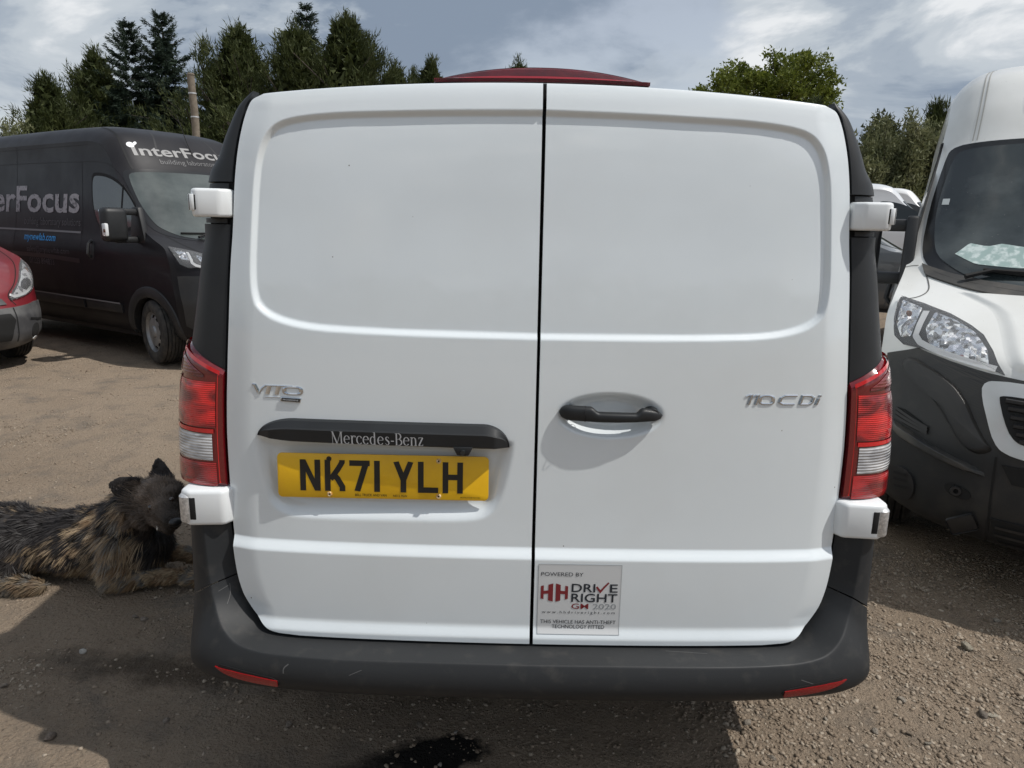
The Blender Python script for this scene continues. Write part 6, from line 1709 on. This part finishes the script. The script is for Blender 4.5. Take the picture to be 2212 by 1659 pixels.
# ------------------------------------------------------------------ the dog lying beside the van
def make_dog():
    root = thing('dog', 'long haired black and tan shepherd dog lying on dirt beside the white van', 'dog', (-1.8, 1.2, 0))
    O = np.array([-1.8, 1.2, 0])
    bm = bmesh.new()
    def ball(c, r, rot=None):
        g = bmesh.ops.create_icosphere(bm, subdivisions=3, radius=1)['verts']
        bmesh.ops.scale(bm, vec=r if hasattr(r, '__len__') else (r, r, r), verts=g)
        if rot is not None: bmesh.ops.transform(bm, matrix=rot, verts=g)
        bmesh.ops.translate(bm, vec=Vector(c) - Vector(O), verts=g)
    def limb(p, q, r0_, r1_, n=9):
        for t in np.linspace(0, 1, n): ball(np.array(p) * (1 - t) + np.array(q) * t, r0_ + (r1_ - r0_) * t)
    RZ = lambda a: Matrix.Rotation(radians(a), 4, 'Z')
    RY = lambda a: Matrix.Rotation(radians(a), 4, 'Y')
    # trunk: deep chest narrowing to the loin, rounded rump
    ball((-2.36, 1.30, .135), (.19, .165, .135)); ball((-2.14, 1.28, .130), (.22, .150, .125)); ball((-1.95, 1.26, .138), (.20, .150, .130))
    ball((-1.79, 1.23, .160), (.16, .150, .158)); ball((-1.70, 1.21, .165), (.12, .135, .160)); ball((-1.63, 1.19, .155), (.085, .105, .130))
    # neck and head
    limb((-1.75, 1.21, .235), (-1.60, 1.155, .375), .105, .085)
    ball((-1.520, 1.120, .410), (.094, .085, .074)); ball((-1.60, 1.12, .365), .078); ball((-1.45, 1.12, .375), .055)
    limb((-1.495, 1.075, .395), (-1.408, .980, .358), .060, .0350, 9)        # upper muzzle
    limb((-1.535, 1.085, .345), (-1.430, .992, .318), .045, .022, 8)        # lower jaw
    ball((-1.575, 1.10, .340), .068)
    ball((-1.525, 1.070, .424), (.045, .042, .028)); ball((-1.455, 1.090, .436), (.042, .045, .028))
    # ears: one folded out sideways, one upright
    def ear(base, tip, wdt, thick, n=12, blunt=.35):
        b = Vector(base); t = Vector(tip); d = (t - b).normalized()
        sidev = Vector(wdt).normalized()
        for k in np.linspace(0, 1, n):
            w = Vector(wdt).length * ((1 - k)**.75 * (1 - blunt) + blunt * (1 - k**5))
            for s in np.linspace(-1, 1, 7):
                ball(b + (t - b) * k + sidev * w * s, thick * (1 - .3 * k))
    ear((-1.605, 1.095, .438), (-1.705, 1.080, .470), (.012, 0, .052), .012, 12, .55)
    ear((-1.530, 1.165, .470), (-1.548, 1.180, .550), (.046, -.012, .010), .012, 10, .15)
    # forelegs stretched forward, hind leg folded
    limb((-1.73, 1.12, .19), (-1.70, 1.075, .065), .075, .055); limb((-1.70, 1.075, .058), (-1.46, 1.135, .042), .045, .030); ball((-1.425, 1.13, .030), (.050, .036, .028))
    limb((-1.66, 1.29, .16), (-1.63, 1.31, .075), .06, .045); limb((-1.63, 1.31, .075), (-1.46, 1.285, .055), .040, .030); ball((-1.41, 1.28, .035), (.050, .036, .030))
    ball((-2.26, 1.15, .120), (.15, .075, .110), RY(-15)); limb((-2.20, 1.075, .075), (-2.28, 1.04, .045), .05, .036); limb((-2.28, 1.04, .042), (-2.06, 1.03, .036), .036, .030); ball((-2.03, 1.028, .030), (.045, .034, .026))
    limb((-2.50, 1.33, .12), (-2.72, 1.20, .035), .055, .032)
    me = bpy.data.meshes.new('body'); bm.to_mesh(me); bm.free()
    o = bpy.data.objects.new('body', me); COL.objects.link(o)
    md = o.modifiers.new('r', 'REMESH'); md.mode = 'VOXEL'; md.voxel_size = .0085
    ms = o.modifiers.new('s', 'SMOOTH'); ms.factor = .5; ms.iterations = 5
    dg = bpy.context.evaluated_depsgraph_get(); dg.update()
    me2 = bpy.data.meshes.new_from_object(o.evaluated_get(dg)); me2.name = 'body'
    bpy.data.objects.remove(o); bpy.data.meshes.remove(me)
    me2.transform(Matrix.Identity(4))
    nv = len(me2.vertices); v = np.zeros(nv * 3); me2.vertices.foreach_get('co', v); v = v.reshape(-1, 3)
    v[:, 2] = np.maximum(v[:, 2], -.004)
    me2.vertices.foreach_set('co', v.ravel()); me2.update()
    nrm = np.zeros(nv * 3); me2.vertices.foreach_get('normal', nrm); nrm = nrm.reshape(-1, 3)

    def coat(p, r):
        """coat colour at points (world), with clumped markings"""
        x, y, z = p.T
        n1 = vnoise(x * 26 + z * 9, z * 26 + y * 12, 21); n2 = vnoise(x * 70 + y * 20, z * 70 + y * 30, 22); n3 = vnoise(x * 9, z * 9 + y * 4, 23)
        black = np.array([.024, .0205, .0195]); tan_ = np.array([.235, .152, .084]); gold = np.array([.33, .243, .15]); grey = np.array([.205, .182, .152]); brown = np.array([.135, .102, .078])
        head = smooth(x, -1.635, -1.60) * smooth(z, .27, .33)
        low = 1 - smooth(z, .05, .115)
        should = np.exp(-((x + 1.71) / .13)**2 - ((z - .14) / .105)**2)
        mane = np.exp(-((x + 1.77) / .13)**2 - ((z - .27) / .07)**2)
        flank = np.exp(-((x + 1.97) / .10)**2 - ((z - .13) / .08)**2) * .8
        hind = np.exp(-((x + 2.16) / .16)**2 - ((z - .05) / .05)**2)
        ruff = np.exp(-((x + 1.665) / .05)**2 - ((z - .355) / .055)**2)
        tanw = np.clip(.10 + 1.05 * should + .80 * low + .62 * mane + .55 * flank + .40 * hind + 1.1 * ruff, 0, 1.3)
        chest = np.exp(-((x + 1.565) / .05)**2 - ((z - .18) / .10)**2)
        tanw = tanw * (1 - .9 * chest) * (1 - head)
        leg = (x > -1.60) & (z < .10)
        tanw = np.where(leg, 1.1, tanw)
        k = smooth(tanw + (n1 - .5) * .85 + (n2 - .5) * .65 + (n3 - .5) * .5, .36, .80)[:, None]
        pale = np.where((n2 > .55)[:, None], gold, np.where((n1 > .5)[:, None], tan_, grey))
        c = black * (1 - k) + pale * k
        c = c * (1 - .0) + 0
        hb = np.exp(-((x + 1.53) / .05)**2 - ((z - .44) / .045)**2)[:, None] * .8
        muz = np.exp(-((x + 1.41) / .05)**2)[:, None]
        hc = brown * (.85 + .85 * hb) * (.7 + .6 * n1[:, None]) * (1 - .72 * muz)
        c = c * (1 - head[:, None]) + hc * head[:, None]
        ears = ((z > .482) | ((x < -1.615) & (z > .415)))
        c = np.where(ears[:, None], black * 1.2, c)
        c = c * (1 - .45 * ((x < -1.98) & (z < .09)))[:, None]  # hind foot darkened: shade put into the coat colour
        return c * r.uniform(.75, 1.25, (len(p), 1))
    r = np.random.default_rng(5)
    def coatmat(name, rough):
        m = bpy.data.materials.new(name); m.use_nodes = True; nt = m.node_tree; b = nt.nodes['Principled BSDF']
        a = nt.nodes.new('ShaderNodeAttribute'); a.attribute_name = 'Coat'
        nt.links.new(a.outputs['Color'], b.inputs['Base Color']); b.inputs['Roughness'].default_value = rough; b.inputs['Specular IOR Level'].default_value = .35
        return m
    def paint(me, col):
        at = me.color_attributes.new('Coat', 'FLOAT_COLOR', 'POINT')
        at.data.foreach_set('color', np.concatenate([col, np.ones((len(col), 1))], 1).astype(np.float32).ravel())
    paint(me2, coat(v + O, r) * .7)
    body_o = link_mesh('body', me2, coatmat('dog_skin', .7), root, angle=0)
    # fur: tapered locks lying along the coat
    me2.calc_loop_triangles(); nt_ = len(me2.loop_triangles); tri = np.zeros(nt_ * 3, np.int32); me2.loop_triangles.foreach_get('vertices', tri); tri = tri.reshape(-1, 3)
    A = np.linalg.norm(np.cross(v[tri[:, 1]] - v[tri[:, 0]], v[tri[:, 2]] - v[tri[:, 0]]), axis=1)
    cen = v[tri].mean(1) + O
    wgt = A * np.where(cen[:, 2] < .012, 0, 1) * np.where((cen[:, 0] > -1.62) & (cen[:, 2] > .26), 1.8, 1.0)
    from mathutils.bvhtree import BVHTree
    bv = BVHTree.FromPolygons([Vector(q) for q in v], [tuple(t) for t in tri])
    eyes = []
    for ex, ez in ((-1.512, .400), (-1.438, .426)):
        h = bv.ray_cast(Vector((ex, .6, ez)) - Vector(O), Vector((0, 1, 0)))[0] or bv.find_nearest(Vector((ex, 1.05, ez)) - Vector(O))[0]
        eyes.append(np.array(h[:]) + O + np.array([0, .0055, 0]))
    N = 78000
    ti = r.choice(nt_, N, p=wgt / wgt.sum()); uv = r.random((N, 2)); sw = uv.sum(1) > 1; uv[sw] = 1 - uv[sw]
    def ip(arr): return arr[tri[ti, 0]] * (1 - uv.sum(1))[:, None] + arr[tri[ti, 1]] * uv[:, :1] + arr[tri[ti, 2]] * uv[:, 1:]
    p = ip(v); n = unit(ip(nrm)); w = p + O
    x, y, z = w.T
    head = (x > -1.625) & (z > .29)
    flow = np.tile(np.array([-.75, -.1, -.62]), (N, 1))
    noseP = np.array([-1.40, .975, .355])
    flow[head] = unit(w[head] - noseP)
    legs = (x > -1.62) & (z < .11); flow[legs] = [-.9, -.2, -.3]
    ruff = (x > -1.76) & (x < -1.60) & (z > .14) & ~head; flow[ruff] = [-.35, -.15, -.9]
    clump = np.stack([vnoise(x * 34 + s, z * 34 + y * 20 + s, 40 + s) - .5 for s in range(3)], 1)
    d0 = flow - n * (flow * n).sum(1)[:, None]
    d0 = unit(unit(d0) + n * .42 + clump * 1.1 + r.normal(0, .16, (N, 3)))
    L = np.where(head, .016, .046); 
    mz = np.linalg.norm(w - noseP, axis=1); L = np.where(head, np.clip(.004 + .085 * (mz - .04), .004, .030), L)
    L = np.where((x < -1.625) & (z > .42), .007, L); L = np.where(z > .485, .008, L)
    L = np.where(ruff, .062, L); L = np.where(legs, .018, L); L = np.where((z < .07) & (x < -1.62), .036, L); L = np.where((x > -1.72) & (x < -1.60) & (z > .29), .050, L)
    earm = ((x < -1.605) & (z > .415)) | (z > .485); L = np.where(earm, .006, L)
    for e in eyes: L = np.where(np.linalg.norm(w - e, axis=1) < .020, .0025, L)
    L = L * r.uniform(.65, 1.25, N)
    col = coat(w + clump * .012, r)
    wd = np.where(head, .0022, .0026) * r.uniform(.7, 1.2, N)
    side = unit(np.cross(d0, n + r.normal(0, .35, (N, 3))))
    bend = flow * .5 + np.array([0, 0, -.35]); rows = []
    for t, ww in ((-.05, .9), (.55, .95), (1., .12)):
        c = p + d0 * (L * t)[:, None] + bend * (L * max(t, 0)**2 * .42)[:, None]
        c[:, 2] = np.maximum(c[:, 2], .002)
        rows.append(c - side * (wd * ww * .5)[:, None]); rows.append(c + side * (wd * ww * .5)[:, None])
    V = np.stack(rows, 1); V = V.reshape(-1, 3)
    b = np.arange(N)[:, None] * 6
    F = np.concatenate([b + np.array([[0, 1, 3, 2]]), b + np.array([[2, 3, 5, 4]])])
    mf = fast_mesh('fur', V, F)
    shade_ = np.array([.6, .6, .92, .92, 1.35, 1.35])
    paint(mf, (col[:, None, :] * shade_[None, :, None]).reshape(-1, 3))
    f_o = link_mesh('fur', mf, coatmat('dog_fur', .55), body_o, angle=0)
    EYE = mat('dog_eye', (.022, .011, .005), .05, coat=1); NOSE = mat('dog_nose', (.008, .008, .009), .28, bump=(300, .3, .001))
    for c in eyes:
        MB().lathe([(.0001, -.012), (.007, -.010), (.011, -.005), (.0122, 0), (.011, .005), (.007, .010), (.0001, .012)], 16, 'y', tuple(np.array(c) - O)).build('eye', EYE, body_o)
    nb = bmesh.new(); bmesh.ops.create_icosphere(nb, subdivisions=3, radius=1); bmesh.ops.scale(nb, vec=(.026, .019, .019), verts=nb.verts)
    bmesh.ops.rotate(nb, matrix=Matrix.Rotation(radians(45), 3, 'Z'), verts=nb.verts); bmesh.ops.translate(nb, vec=Vector(np.array([-1.388, .961, .364]) - O), verts=nb.verts)
    MB().bm(nb).build('nose', NOSE, body_o)
    MB().tube([np.array(q) - O for q in ((-1.478, 1.012, .335), (-1.482, 1.004, .322), (-1.484, 1.000, .310))], [.007, .006, .002], 8).build('tooth', mat('tooth_white', (.70, .68, .62), .35), body_o)
make_dog()
# ------------------------------------------------------------------ loose stones one can point at
def make_stones():
    data = [(1.515, 0.392, 0.0229, 'A', 'dark grey rounded stone touching a pale flat stone on the right'), (1.548, 0.393, 0.0229, 'B', 'pale flat stone touching a dark grey stone on the right'), (1.695, 0.776, 0.0266, 'C', 'smooth oval pale stone alone below the bumper of the tall white van'), (1.257, 0.258, 0.0188, 'D', 'flat square chip of stone at the lower right'), (1.282, 0.462, 0.0173, 'p', 'pale stone in the middle of the sunlit gravel, just left of the lone pebble pair'), (1.12, 0.308, 0.0133, 'p', 'oval stone left of the square stone chip'), (1.228, 0.303, 0.0147, 'g', 'grey oval stone directly above the square stone chip'), (0.987, 0.371, 0.0106, 'p', 'small pale stone just below the right red bumper reflector'), (0.728, 0.348, 0.0165, 'p', 'upper pale stone of the pair beside the edge of the shadow'), (0.699, 0.308, 0.0125, 'g', 'lower grey stone of the pair beside the edge of the shadow'), (0.752, 0.196, 0.014, 'p', 'pale stone near the bottom edge, right of the shadow corner'), (0.924, 0.191, 0.0119, 'p', 'slim pale upright stone at the bottom, left of the square chip'), (1.91, 0.856, 0.0182, 'g', 'grey flat stone far right, in front of the tall white van'), (1.933, 0.998, 0.023, 'g', 'grey half of a stone pair at the shadow edge of the tall van'), (1.969, 1.006, 0.0192, 'p', 'pale half of a stone pair at the shadow edge of the tall van'), (1.813, 1.092, 0.0178, 'g', 'grey stone nearest the right corner of the bumper'), (-1.484, 0.839, 0.0163, 's', 'larger of two dull stones in the shadow, below the paws of the dog'), (-1.524, 0.858, 0.0146, 's', 'smaller of two dull stones in the shadow, below the paws of the dog'), (-1.587, 0.615, 0.0134, 'P', 'bright pale pebble in the shadow in front of the dog'), (-1.428, 0.171, 0.0208, 'E', 'largest dark stone in the shadow at the lower left corner'), (-1.13, 0.282, 0.0131, 's', 'dull stone in the shadow left of the red bumper reflector'), (-1.726, 0.408, 0.0138, 's', 'flat stone at the left edge of the photo in shadow'), (-1.458, 1.069, 0.0157, 's', 'stone in the shadow right below the front paws of the dog'), (-0.746, 0.294, 0.0161, 's', 'flat stone in shadow below the left red reflector'), (-0.334, 0.311, 0.0148, 'o', 'long flat stone just above the dark oil stain'), (-0.217, 0.289, 0.0095, 'w', 'pale pebble on the upper right rim of the oil stain'), (-0.254, 0.148, 0.011, 'w', 'biggest pale pebble on the lower rim of the oil stain')]
    pal = {'p': (.30, .26, .21), 'g': (.23, .180, .130), 's': (.24, .195, .155), 'o': (.25, .205, .16), 'w': (.42, .38, .33), 'A': (.17, .142, .115), 'B': (.36, .32, .25), 'C': (.31, .275, .21), 'D': (.29, .26, .21), 'E': (.21, .165, .13), 'P': (.50, .47, .42)}
    r = np.random.default_rng(3)
    for i, (x, y, s, k, lb) in enumerate(data):
        c = pal[k]
        v, f = rock_shape(300 + i, .62, 2)
        me = fast_mesh('stone', v, f)
        me.materials.append(mat('stone_' + k, c, .85, noise=(3, tuple(q * .6 for q in c), .4, .7, 8), bump=(6, .5, .1)))
        o = bpy.data.objects.new('stone', me); COL.objects.link(o)
        fl = .45 if k in 'DB' else 1.
        o.scale = (s * 1.12, s * 1.05, s * fl); o.rotation_euler = (r.normal(0, .15), r.normal(0, .15), r.uniform(0, 6.28))
        o.location = (x, y, float(ground_z(x, y)) + s * .28 * fl)
        tag(o, lb, 'stone', 'loose stones on the dirt')
make_stones()
